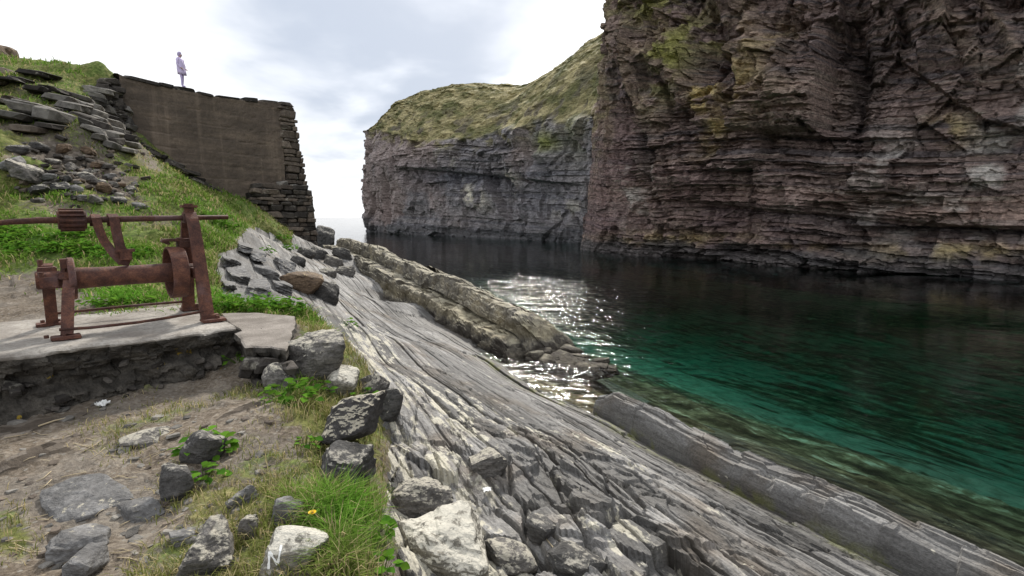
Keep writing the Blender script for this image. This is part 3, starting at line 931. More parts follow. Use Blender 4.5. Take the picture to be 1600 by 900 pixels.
pale = np.maximum.reduce([blob(PX, PY, 1545, 260, 40, 150, 10), 0.9 * blob(PX, PY, 1480, 345, 150, 40, 5), 0.8 * blob(PX, PY, 1380, 250, 60, 40), 0.9 * blob(PX, PY, 985, 300, 16, 50), .7 * blob(PX, PY, 1020, 285, 5, 40), .6 * blob(PX, PY, 1590, 150, 40, 100)])
C = lerp(C, (0.58, 0.55, 0.50), 0.8 * pale * sst(-0.15, 0.3, fbm(U * .5, Zc * .6, 421, 4)))
och = np.maximum.reduce([blob(PX, PY, 1110, 153, 27, 27, 0, 4), 0.8 * blob(PX, PY, 1130, 205, 14, 45, 35), 0.6 * blob(PX, PY, 1190, 130, 30, 60), .6 * blob(PX, PY, 1050, 373, 90, 10), .6 * blob(PX, PY, 1490, 200, 40, 24), .7 * blob(PX, PY, 1480, 393, 130, 14), .5 * blob(PX, PY, 1250, 390, 50, 10), .5 * blob(PX, PY, 1205, 70, 30, 40)])
C = lerp(C, (0.52, 0.41, 0.17), 0.9 * och * sst(-0.35, 0.15, fbm(U * .7, Zc * .8, 431, 3)))
grn = np.maximum.reduce([blob(PX, PY, 1055, 85, 26, 70, 22), .8 * blob(PX, PY, 1020, 10, 70, 30), .35 * blob(PX, PY, 930, 160, 20, 80), .6 * blob(PX, PY, 1100, 60, 16, 20)])
C = lerp(C, (0.34, 0.33, 0.11), np.clip(1.1 * grn * sst(-0.3, 0.2, fbm(U * .6, Zc * .7, 441, 4)), 0, 1))
C = lerp(C, (0.10, 0.095, 0.095), 0.85 * sst(2.6, 1.0, Zc + 1.2 * fbm(U * .3, Zc, 451, 3)))
C = lerp(C, (0.09, 0.08, 0.082), 0.6 * np.maximum(blob(PX, PY, 1340, 140, 30, 90, 10), blob(PX, PY, 1005, 240, 10, 40)))  # shade painted into the recess beside the block and the gully
joint = (1 - sst(0, 0.05, e2)) * 0.5
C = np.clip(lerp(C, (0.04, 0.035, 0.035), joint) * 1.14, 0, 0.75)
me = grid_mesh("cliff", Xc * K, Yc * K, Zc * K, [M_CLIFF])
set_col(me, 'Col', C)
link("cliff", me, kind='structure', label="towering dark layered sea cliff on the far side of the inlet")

# headland beyond, with its cap of rough turf
hp = [(577, 361), (582, 362.5), (640, 366.5), (700, 369), (760, 371), (830, 375), (905, 380), (945, 383)]
hb = [tuple(atz(px, py, 0.0)[:2]) for px, py in hp]
hb[0] = tuple(np.array(hb[1]) + np.array([-5.0, 6.0]))
hb = [tuple(np.array(hb[1]) + np.array([4.0, 60.0])), tuple(np.array(hb[1]) + np.array([-4.0, 22.0]))] + hb
hpath = np.array(hb)
dd = np.concatenate([[0], np.cumsum(np.hypot(*np.diff(hpath, axis=0).T))])
uu = np.linspace(0, dd[-1], 2400)
xs = np.interp(uu, dd, hpath[:, 0]); ys = np.interp(uu, dd, hpath[:, 1])
ker = np.hanning(51); ker /= ker.sum()
xs = np.convolve(np.pad(xs, 25, mode='edge'), ker, 'valid'); ys = np.convolve(np.pad(ys, 25, mode='edge'), ker, 'valid')
hpath = np.stack([xs, ys], -1)
HL = np.cumsum(np.hypot(*np.diff(hpath, axis=0).T))[-1]
us = np.linspace(0.01, HL - 0.01, 620)
x0, y0, tx, ty, _ = path_frame(hpath, us)
nx, ny = ty, -tx
mid = len(nx) // 2
if ny[mid] > 0:
    nx, ny = -nx, -ny
bpix, bpiy = project(x0, y0, np.zeros_like(x0))
# height of the cliff edge and of the turf crest as seen in the photograph
depth = np.maximum(y0, 60)
edge_py = np.interp(bpix, [560, 580, 600, 650, 700, 760, 830, 900, 960], [210, 206, 212, 222, 222, 212, 198, 190, 180])
edge_z = EYE[2] + (340 - edge_py) / F * depth * 0.985
V = np.concatenate([np.linspace(0, 1, 250), np.linspace(1.0, 2.0, 110)[1:]])
U, Vg = np.meshgrid(us, V, indexing='ij')
low = np.minimum(Vg, 1.0); up = np.clip(Vg - 1.0, 0, 1)
Zc = -2.0 + low * (edge_z[:, None] + 2.0)
# the turf rises back from the edge to the skyline
sky_py = np.interp(bpix, [560, 578, 585, 600, 620, 640, 670, 700, 750, 790, 830, 860, 880, 900, 920, 960], [206, 205, 198, 184, 170, 159, 149, 142, 137, 140, 141, 130, 120, 106, 92, 80])
back = np.interp(bpix, [560, 580, 640, 760, 900], [6, 9, 18, 26, 26])
crest_h = EYE[2] + (340 - sky_py - np.interp(bpix, [600, 680, 800, 850, 880, 900, 945], [0, 11, 13, 4, -8, -20, -34])) / F * (depth + back * 0.9) - edge_z
ucorner = float(np.hypot(*(hpath[:, :].T - np.array(hb[3])[:, None])).argmin()) / len(hpath) * HL
cxx = x0 + (-nx) * (back + 0.05 * edge_z); cyy = y0 + (-ny) * (back + 0.05 * edge_z)
cpix, _cp = project(cxx, cyy, np.full_like(x0, 30.0))
sky_c = np.interp(cpix, [560, 578, 585, 600, 620, 640, 670, 700, 750, 790, 830, 860, 880, 900, 920, 940, 960, 1000], [206, 205, 198, 184, 170, 159, 149, 142, 137, 140, 142, 132, 122, 108, 94, 80, 66, 45]) + 5
crest_h = np.maximum(EYE[2] + (340 - sky_c) / F * cyy * (1 + 0.0) - edge_z, 0.5)
crest_h = crest_h * sst(ucorner - 14, ucorner + 4, us)
Zc = Zc + np.sin(up * math.pi / 2) * crest_h[:, None]
setb = 0.05 * Zc * (Vg <= 1) + (0.05 * edge_z[:, None]) * (Vg > 1) + up * back[:, None]
dirx, diry = -nx, -ny
Px0 = x0[:, None] + dirx[:, None] * setb; Py0 = y0[:, None] + diry[:, None] * setb
PX, PY = project(Px0, Py0, Zc)
warpz = Zc + 0.05 * (U - 60) + 1.6 * fbm(U * 0.03, Zc * 0.04, 501, 3)
s1, ka, ra, fa = strata(U, warpz, 511, 1.2, 4.0, 14.0, 1.2, 0.4)
s2, kb_, rb, fb_ = strata(U, warpz, 521, 0.5, 1.3, 5.0, 0.8, 0.4)
f1, e1, c1 = facet(U * 0.085, Zc * 0.06, 531, 2.2)
f2, e2, c2 = facet(U * 0.24, Zc * 0.17, 541, 1.8)
f3, e3, c3 = facet(U * 0.6, Zc * 0.5, 551, 1.6)
rockm = 1 - sst(0.97, 1.03, Vg + 0.05 * fbm(U * .2, Vg * 8, 561, 3))
layer = pbox(PX, PY, 640, 905, 228 + (PX - 640) * .05, 262 + (PX - 640) * .10, 20, 20, 6, 2)
off = (2.6 * f1 + 1.5 * f2 + 0.7 * f3 + s1 + s2 * (0.4 + layer) + 1.6 * layer) * rockm
off -= 1.8 * blob(PX, PY, 725, 278, 70, 20, 6) * rockm - 1.2 * blob(PX, PY, 615, 270, 30, 30) * rockm
off += (1 - rockm) * (1.2 * fbm(U * .2, Vg * 12, 571, 4) + 0.5 * fbm(U * .8, Vg * 40, 575, 2))
off *= sst(-2, 1.0, Zc) * .8 + .2
Xc = Px0 + nx[:, None] * off; Yc = Py0 + ny[:, None] * off
Zc = Zc + (1 - rockm) * (0.5 * np.abs(fbm(U * .35, Vg * 18, 581, 3)) + 0.5 * fbm(U * .12, Vg * 5, 583, 3)) * np.minimum(up * 8, 1)
C = np.empty(U.shape + (3,)); C[:] = (0.235, 0.215, 0.215)
C = lerp(C, (0.145, 0.14, 0.152), sst(0.4, 0.8, rb) * .7)
C = lerp(C, (0.30, 0.24, 0.22), 0.8 * sst(-0.05, 0.35, fbm(U * .05, Zc * .05, 601, 3)))
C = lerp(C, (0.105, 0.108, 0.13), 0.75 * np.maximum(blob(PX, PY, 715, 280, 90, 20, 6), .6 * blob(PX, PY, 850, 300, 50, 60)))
pl = np.maximum.reduce([blob(PX, PY, 705, 250, 10, 12), blob(PX, PY, 740, 305, 25, 14, 35), blob(PX, PY, 800, 280, 10, 20), .7 * blob(PX, PY, 615, 285, 8, 16), .5 * blob(PX, PY, 890, 330, 30, 20)])
C = lerp(C, (0.62, 0.57, 0.46), 0.85 * pl * sst(-0.1, 0.3, fbm(U * .4, Zc * .4, 611, 3)))
C = lerp(C, (0.26, 0.28, 0.09), 0.85 * np.maximum(blob(PX, PY, 855, 222, 24, 16), .5 * blob(PX, PY, 900, 190, 20, 50)))
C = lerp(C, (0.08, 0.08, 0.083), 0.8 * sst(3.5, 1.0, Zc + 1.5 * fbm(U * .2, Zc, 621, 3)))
T = np.empty_like(C); T[:] = (0.20, 0.18, 0.085)
gn = fbm(U * .3, Vg * 14, 631, 4)
T = lerp(T, (0.33, 0.285, 0.15), sst(-0.05, 0.35, gn)); T = lerp(T, (0.12, 0.12, 0.05), sst(-0.05, -0.4, gn))
T = lerp(T, (0.10, 0.085, 0.07), .8 * sst(0.15, 0.4, fbm(U * .35, Vg * 10, 641, 3)) * sst(1.5, 1.05, Vg))
gmask = np.clip(1 - rockm + .0, 0, 1)
fringe = sst(0.86, 0.99, Vg + 0.10 * fbm(U * .25, Vg * 6, 651, 4)) * sst(-0.1, 0.3, fbm(U * .5, Vg * 20, 661, 3))
C = C * (1 - gmask[..., None]) + T * gmask[..., None]
C = lerp(C, (0.19, 0.17, 0.07), np.clip(0.8 * fringe * rockm, 0, 1))
C = np.clip(C * 1.25, 0, 0.75)
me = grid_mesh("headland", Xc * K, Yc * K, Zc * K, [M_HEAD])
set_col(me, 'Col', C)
link("headland", me, kind='structure', label="headland cliff capped with rough turf beyond the inlet mouth")
EYE = EYE_TRUE
# ------------------------------------------------------------------ loose rock: shared makers
def mat_boulder(name, lichen=0.5, dark=(0.035, 0.033, 0.033), mid=(0.15, 0.14, 0.13), pale=(0.50, 0.46, 0.36), side=0.25):
    m, N, out = new_mat(name)
    g = N.new('ShaderNodeNewGeometry'); c0 = g.outputs['Position']
    a = N.noise(c0, 5.0, 5, 0.65, 0.4)
    f = N.noise(c0, 42.0, 4, 0.7)
    st = N.noise(N.mapping(c0, scale=(9, 9, 30), rot=(0.5, 0.35, 0.4)), 1.0, 4, 0.6, 0.3)
    base = N.ramp(N.math('ADD', N.math('MULTIPLY', a, 0.5), N.math('MULTIPLY', st, 0.5)), [(0.36, dark), (0.52, mid), (0.66, tuple(1.7 * c for c in mid))])
    base = N.mix(N.step(f, 0.34, 0.6, 0.5, 0), base, dark)
    sn = N.new('ShaderNodeSeparateXYZ'); N.l.new(g.outputs['Normal'], sn.inputs[0])
    up = N.step(sn.outputs[2], 0.15, 0.8, side, 1.0)
    l = N.math('ADD', N.math('MULTIPLY', N.noise(c0, 9.0, 5, 0.66, 0.5), 0.6), N.math('MULTIPLY', N.noise(c0, 34.0, 4, 0.7), 0.4))
    k = N.math('ADD', l, N.math('MULTIPLY', N.math('SUBTRACT', up, 1.0), 0.30))
    lm = N.step(k, 0.59 - 0.22 * lichen, 0.65 - 0.18 * lichen)
    base = N.mix(lm, base, N.mix(f, tuple(0.72 * c for c in pale), tuple(1.25 * c for c in pale)))
    h = N.math('ADD', N.math('MULTIPLY', st, 0.8), N.math('MULTIPLY', f, 0.5))
    principled(N, out, base, 0.85, N.bump(h, 0.9, 0.03), spec=0.25)
    return m


def mat_wallstone(name, a=(0.05, 0.045, 0.042), b=(0.26, 0.23, 0.20)):
    m, N, out = new_mat(name)
    oi = N.new('ShaderNodeObjectInfo')
    g = N.new('ShaderNodeNewGeometry'); c0 = g.outputs['Position']
    f = N.noise(c0, 7.0, 5, 0.68)
    c = N.mix(oi.outputs['Random'], a, b)
    c = N.mix(N.step(f, 0.3, 0.62, 0.6, 0.0), c, tuple(x * 0.6 for x in a))
    c = N.mix(N.step(N.noise(c0, 3.0, 5, 0.65), 0.58, 0.68, 0, 0.7), c, (0.34, 0.32, 0.27))
    principled(N, out, c, 0.9, N.bump(f, 0.8, 0.05), spec=0.2)
    return m


M_BOULDER = mat_boulder("lichened_boulder", 0.62, (0.05, 0.047, 0.044), (0.17, 0.158, 0.145), (0.43, 0.40, 0.33))
M_DARKROCK = mat_boulder("dark_boulder", 0.45, (0.028, 0.027, 0.026), (0.09, 0.086, 0.082), (0.33, 0.31, 0.265), 0.0)
M_PERCH = mat_boulder("crusted_dark_boulder", 0.95, (0.028, 0.026, 0.026), (0.085, 0.08, 0.078), (0.46, 0.42, 0.33), -0.6)
M_GREY = mat_boulder("grey_flagstone", 0.08, (0.075, 0.072, 0.07), (0.19, 0.185, 0.18))
M_PALE = mat_boulder("pale_stone", 0.85, (0.10, 0.095, 0.08), (0.26, 0.24, 0.20), (0.60, 0.57, 0.49), 0.6)
M_BROWN = mat_boulder("brown_rock", 0.25, (0.05, 0.035, 0.025), (0.17, 0.12, 0.08), (0.42, 0.33, 0.18))
M_WSTONE = mat_wallstone("wall_stone", (0.085, 0.07, 0.058), (0.24, 0.195, 0.155))
M_WDARK = mat_wallstone("dark_rubble", (0.035, 0.031, 0.028), (0.13, 0.115, 0.10))
M_WGREY = mat_wallstone("field_stone", (0.085, 0.08, 0.073), (0.30, 0.28, 0.25))


def ico(sub):
    bm = bmesh.new(); bmesh.ops.create_icosphere(bm, subdivisions=sub, radius=1.0)
    V = np.array([v.co[:] for v in bm.verts]); Fc = np.array([[v.index for v in f.verts] for f in bm.faces])
    bm.free()
    return V, Fc


_ICO = {k: ico(k) for k in (3, 4, 5)}


def rock_verts(seed, sub=4, planes=14, rough=0.10, sharp=16.0, layer=0.03, boxy=0.0):
    r = np.random.RandomState(seed)
    D, Fc = _ICO[sub]
    n = r.normal(size=(planes, 3)); n /= np.linalg.norm(n, axis=1)[:, None]
    dist = 0.72 + 0.36 * r.rand(planes)
    ax = np.array([[1, 0, 0], [-1, 0, 0], [0, 1, 0], [0, -1, 0], [0, 0, 1], [0, 0, -1]]) + 0.22 * r.normal(size=(6, 3))
    ax /= np.linalg.norm(ax, axis=1)[:, None]
    n = np.concatenate([n, ax]); dist = np.concatenate([dist + boxy * 0.5, (0.80 + 0.12 * r.rand(6)) * (1 - 0.15 * boxy)])
    c = D @ n.T
    inv = np.where(c > 0.02, c / dist[None], 0.0)
    rad = 1.0 / np.maximum((inv ** sharp).sum(1) ** (1 / sharp), 1e-3)
    P = D * rad[:, None]
    q = r.rand(3) * 50
    u = P[:, 0] * 2.3 + P[:, 1] * 1.1 + q[0]; v = P[:, 2] * 2.6 + P[:, 1] * 1.7 + q[1]
    nz = rough * (fbm(u, v, seed, 4, 0.6) + 0.6 * fbm(P[:, 1] * 3 + q[2], P[:, 0] * 3.1 - P[:, 2], seed + 3, 4, 0.6))
    k = (P[:, 2] * 0.9 + 0.35 * P[:, 0] + 0.1 * P[:, 1]) * 7 + q[2] + 0.8 * fbm(u * .5, v * .5, seed + 8, 2)
    nz = nz + layer * (hash1(np.floor(k).astype(np.int64), seed) - 0.5) * 1.6
    P = P * (1 + nz)[:, None]
    return P, Fc


def rock(name, pos, size, rot=(0, 0, 0), mat=None, seed=0, sub=4, sink=0.25, parent=None, smooth=False, **kw):
    props = {k: kw.pop(k) for k in list(kw) if k in ('label', 'category', 'group', 'kind')}
    P, Fc = rock_verts(seed, sub, **kw)
    P = P - (P.max(0) + P.min(0)) / 2
    P = P / (P.max(0) - P.min(0)) * np.array(size)
    Rm = np.array(Euler(rot).to_matrix())
    P = P @ Rm.T
    me = mesh_from(name, P, Fc, [mat or M_BOULDER], smooth)
    h = P[:, 2].max() - P[:, 2].min()
    z = -P[:, 2].min() - sink * h
    return link(name, me, parent, (pos[0], pos[1], pos[2] + z), **props)


def chip_mesh(seed, mat, bev=0.14, jit=0.16):
    """a squarish stone of about forty triangles, unit size"""
    r = random.Random(seed)
    bm = bmesh.new(); bmesh.ops.create_cube(bm, size=1.0)
    for v in bm.verts:
        v.co.x += r.uniform(-jit, jit); v.co.y += r.uniform(-jit, jit); v.co.z += r.uniform(-jit, jit) * 0.9
    bmesh.ops.bevel(bm, geom=bm.edges[:], offset=bev, segments=1, affect='EDGES', profile=0.6)
    for v in bm.verts:
        v.co += Vector((r.uniform(-1, 1), r.uniform(-1, 1), r.uniform(-1, 1))) * 0.035
    me = bpy.data.meshes.new("stone"); bm.to_mesh(me); bm.free()
    me.materials.append(mat)
    return me


CHIPS = {m.name: [chip_mesh(100 + i, m) for i in range(8)] for m in (M_WSTONE, M_WDARK, M_WGREY)}


def chip(mat, i):
    return CHIPS[mat.name][i % 8]


def pix(Y, n):
    """size in metres of n photograph pixels at forward distance Y"""
    return n * Y / F


# ------------------------------------------------------------------ boulders and stones near the path
def boulder(px, py, wpx, hpx, label, mat=None, name="boulder", seed=0, rot=(0, 0, 0), deep=1.0, sub=4, sink=0.34, up=0.0, cat=None, group=None, **kw):
    """px, py: middle of the foot of the stone in the photograph"""
    p = land(px, py)
    w, h = pix(p[1], wpx), pix(p[1], hpx) / (1 - sink) * 1.0
    d = w * deep
    q = p + np.array([p[0] / np.hypot(p[0], p[1]), p[1] / np.hypot(p[0], p[1]), 0]) * d * 0.32
    q[2] = float(land_z(q[0], q[1])[0]) * 0.5 + p[2] * 0.5 + up
    props = dict(label=label, category=cat or "boulder")
    if group:
        props['group'] = group
    return rock(name, q, (w, d, h), rot, mat, seed, sub, sink, None, **props, **kw)


boulder(497, 592, 92, 70, "large boulder with pale crusty lichen beside the end of the concrete plinth", M_BOULDER, seed=3, rot=(0.1, -0.12, 0.5), sub=5, planes=9)
boulder(533, 616, 58, 32, "rounded whitish stone in the grass just below the large pale boulder", M_PALE, "stone", seed=8, rot=(0, .1, .2), cat="stone")
boulder(436, 613, 48, 42, "small grey stone against the left side of the large pale boulder", M_BOULDER, "stone", seed=12, rot=(0, -.5, .4), cat="stone")
boulder(546, 772, 100, 58, "black angular block lying under the dark boulder at the path edge", M_DARKROCK, "boulder", seed=21, rot=(0.12, 0.1, 0.3), sub=5, sink=0.15, planes=8, boxy=0.4)
boulder(556, 716, 112, 78, "dark boulder with a pale lichened top perched over a black block", M_PERCH, "boulder", seed=28, rot=(-0.30, 0.05, 0.25), sub=5, sink=0.1, up=0.06, planes=9)
boulder(279, 782, 50, 58, "stubby stone with yellowish top and black broken end beside the earth path", M_DARKROCK, "stone", seed=33, rot=(-0.2, 0.0, 0.5), cat="stone", sink=0.1, boxy=0.5)
boulder(326, 899, 88, 70, "pointed pale slab leaning up at the bottom edge of the path", M_BOULDER, "stone_slab", seed=41, rot=(0.25, -0.25, 0.4), sub=5, cat="slab", planes=8)
boulder(450, 818, 50, 40, "grey stone on the left edge of the bright green grass clump", M_GREY, "stone", seed=44, cat="stone", rot=(0, .2, .3))
boulder(391, 842, 36, 36, "grey upright stone left of the grass clump above the pointed slab", M_BOULDER, "stone", seed=47, cat="stone", rot=(.2, 0, .7))
boulder(140, 798, 112, 20, "long blue grey flagstone bedded in the earth path below the plinth", M_GREY, "flagstone", seed=51, rot=(0.1, -0.15, 0.95), deep=1.5, sink=0.66, cat="flagstone", planes=8, layer=0.06)
boulder(222, 815, 66, 18, "brownish grey flagstone beside the black ended stone on the path", M_GREY, "flagstone", seed=55, rot=(0.1, -0.1, 0.8), deep=1.6, sink=0.62, cat="flagstone", layer=0.06)
boulder(128, 862, 92, 30, "low grey stone with a dark hollow under its edge near the bottom left", M_GREY, "stone", seed=58, rot=(-0.15, 0.2, 0.4), sink=0.45, cat="stone")
boulder(135, 899, 70, 34, "smooth blue grey stone cut off by the bottom edge of the view", M_GREY, "stone", seed=61, sink=0.4, cat="stone")
boulder(318, 728, 66, 50, "dark split rock with a leafy plant growing over its top", M_DARKROCK, "rock", seed=64, rot=(0, .2, .3), cat="rock", sink=0.3)
boulder(383, 788, 50, 24, "thin grey flag tilted in the soil between path and grass", M_GREY, "flagstone", seed=68, rot=(-0.1, -0.4, 0.6), sink=0.5, cat="flagstone", layer=0.07)
boulder(236, 692, 100, 14, "narrow pale slab lying along the path in front of the leafy rock", M_BOULDER, "stone_slab", seed=71, rot=(0, -.1, .35), sink=0.7, cat="slab", deep=.7)
boulder(290, 850, 50, 16, "small brown grey stone below the black ended stone", M_GREY, "stone", seed=73, sink=0.5, cat="stone", rot=(.2, .1, 1))
boulder(500, 815 + 45, 30, 26, "small grey stone hidden in the grass at the foot of the pale rock", M_GREY, "stone", seed=76, cat="stone")
# shattered rock beside the path
boulder(700, 905, 170, 62, "broad rock crusted with cream lichen at the bottom centre", M_PALE, "rock", seed=81, rot=(.15, .2, .4), sub=5, cat="rock", sink=0.45, planes=9)
boulder(650, 800, 100, 40, "grey rock spotted with white lichen just right of the black block", M_BOULDER, "rock", seed=84, rot=(.2, .35, .6), sub=5, cat="rock", sink=0.5, planes=8)
boulder(845, 838, 60, 30, "loose square block with one pale face lying on the dark broken shelf", M_DARKROCK, "rock", seed=88, rot=(.1, .2, .9), cat="rock", boxy=0.6, sink=0.2)
boulder(765, 745, 58, 40, "wedge of slate standing up from the shelf with a pale edge", M_BOULDER, "rock", seed=91, rot=(.1, -.5, .5), cat="rock", sink=0.45, planes=7)
boulder(900, 893, 90, 26, "dark ridge of rock near the bottom edge right of the cream lichened rock", M_DARKROCK, "rock", seed=94, rot=(.1, .3, .8), cat="rock", sink=0.5)
boulder(800, 897, 90, 30, "mottled rock between the cream lichened rock and the dark ridge", M_BOULDER, "rock", seed=97, rot=(.1, .3, .5), cat="rock", sink=0.45)
boulder(606, 655, 46, 46, "dark stone in the crack between grass and shelf beside the perched boulder", M_DARKROCK, "stone", seed=101, cat="stone", rot=(0, .4, .3))
boulder(585, 625, 44, 36, "angular stone at the grass edge above the perched boulder", M_BOULDER, "stone", seed=104, cat="stone", rot=(0, .4, .8))
boulder(470, 455, 66, 30, "ochre brown outcrop rock above the leafy plants at the plinth corner", M_BROWN, "rock", seed=111, cat="rock", rot=(0, .2, .4), sink=0.3)
boulder(505, 470, 50, 30, "dark rough rock at the top of the long shelf beside the ochre outcrop", M_DARKROCK, "rock", seed=114, cat="rock", rot=(0, .2, .4), sink=0.35)
for i_, (px_, py_, w_, h_) in enumerate([(498, 404, 34, 18), (522, 416, 30, 16), (478, 402, 30, 14), (540, 430, 30, 14), (465, 412, 26, 12), (512, 430, 26, 12), (535, 404, 30, 14)]):
    boulder(px_, py_, w_, h_, "broken dark rock strewn on the shelf below the masonry pillar", (M_DARKROCK, M_BOULDER)[i_ % 2], "rock", seed=301 + i_, rot=(0, .25, .5), cat="rock", group="broken rocks below the pillar", sink=0.35)
boulder(507, 386, 36, 34, "dark boulder leaning against the foot of the masonry pillar", M_DARKROCK, seed=117, rot=(0, .2, .2), sink=0.2)

# stepped slate blocks behind the winch
r = random.Random(5)
for i, (px, py, w, h) in enumerate([(352, 410, 50, 20), (392, 402, 52, 20), (362, 432, 55, 20), (408, 428, 60, 22), (350, 450, 45, 16), (440, 420, 50, 30), (395, 452, 60, 18), (430, 448, 50, 18), (375, 388, 40, 14)]):
    p = land(px, py)
    w_, h_ = pix(p[1], w), pix(p[1], h)
    o = rock("slate_block", p + np.array([0, 0.2, 0]), (w_ * 0.55, w_ * 2.6, h_ * 1.0), (0.0, 0.22, STRIKE + r.uniform(-.05, .05)), M_GREY, 130 + i, 4, 0.5, planes=2, boxy=1.3, layer=0.07, sharp=26,
             label="tilted grey slate block " + ["at the upper left of the stepped outcrop behind the winch", "at the upper right of the stepped outcrop behind the winch", "left of centre in the stepped outcrop behind the winch", "at the centre of the stepped outcrop behind the winch", "at the lower left of the stepped outcrop behind the winch", "nearest the ochre rock, upper right of the leafy plants", "just above the leafy plants at the foot of the outcrop", "between the leafy plants and the ochre rock", "topmost, next to the grass above the stepped outcrop"][i], category="rock", group="slate blocks in the stepped outcrop")

# scree and stones on the slope, one object each
scree_list = [(40, 278, 52, 32), (135, 285, 32, 20), (20, 262, 40, 20), (92, 300, 34, 16), (165, 300, 26, 16), (110, 268, 24, 16), (75, 282, 30, 14), (185, 316, 26, 12), (150, 262, 20, 12), (205, 300, 20, 12), (120, 300, 22, 12), (62, 236, 30, 16),
              (100, 238, 26, 14), (150, 318, 24, 12), (175, 280, 18, 10), (30, 240, 34, 16), (140, 240, 24, 12), (85, 258, 22, 12), (220, 325, 24, 10), (60, 305, 40, 14), (190, 292, 14, 9), (160, 288, 14, 9), (128, 312, 16, 9), (105, 285, 16, 10)]
slopelab = {0: "largest pale topped boulder in the scree under the turf bank", 1: "flat grey stone in the middle of the scree slope"}
for i, (px, py, w, h) in enumerate(scree_list):
    p = land(px, py, 6)
    mt = (M_BROWN, M_BOULDER, M_GREY, M_DARKROCK)[i % 4] if i else M_BOULDER
    o = rock("stone", p, (pix(p[1], w) * .8, pix(p[1], w) * .85, pix(p[1], h)), (r.uniform(-.3, .3), r.uniform(-.3, .3), r.uniform(0, 3)), mt, 200 + i, 3, 0.25, planes=8,
             label=slopelab.get(i, ("brown", "pale topped", "grey", "dark")[i % 4] + " stone in the scree, " + ("near the left edge of the view" if px < 70 else "below the dark soil bank" if px < 130 else "beneath the drystone wall" if px < 170 else "at the right end of the scree") + (", high on the slope" if py < 265 else ", halfway down" if py < 295 else ", low down")), category="stone")
    if i not in slopelab:
        o['group'] = "stones in the scree"
for i in range(170):
    px, py = r.gauss(125, 55), r.gauss(275, 26)
    if i > 260 or not (0 < px < 270 and 215 < py < 345):
        continue
    p = land(px, py, 6)
    s = pix(p[1], r.uniform(4, 11))
    link("rubble_stone", chip((M_WGREY, M_WDARK, M_WSTONE)[i % 3], i), None, (p[0], p[1], p[2] + s * 0.15), (r.uniform(-.4, .4), r.uniform(-.4, .4), r.uniform(0, 3)), (s * 1.3, s, s * 0.55),
         label="small broken stone scattered on the bare scree slope", category="stone", group="rubble on the scree slope")

# small stones on the earth path
for i in range(130):
    px, py = r.uniform(0, 440), r.uniform(640, 895)
    p = land(px, py)
    s = pix(p[1], r.uniform(4, 15) * (1 if i % 5 else 1.8))
    link("pebble", chip((M_WGREY, M_WGREY, M_WSTONE)[i % 3], i), None, (p[0], p[1], p[2]), (r.uniform(-.3, .3), r.uniform(-.3, .3), r.uniform(0, 3)), (s * 1.2, s, s * 0.4),
         label="small flat stone pressed into the earth path", category="stone", group="small stones on the earth path")

# ------------------------------------------------------------------ ochre ridge of jointed blocks on the far side of the shelf
ridge = empty("rock_ridge", (*st_xy(15, 10.2), 0.0), 0, kind='structure', label="ridge of jointed ochre blocks running along the outer edge of the shelf")
ridge.location = np.array(ridge.location) * K
RO = np.array(ridge.location)
r = random.Random(17)
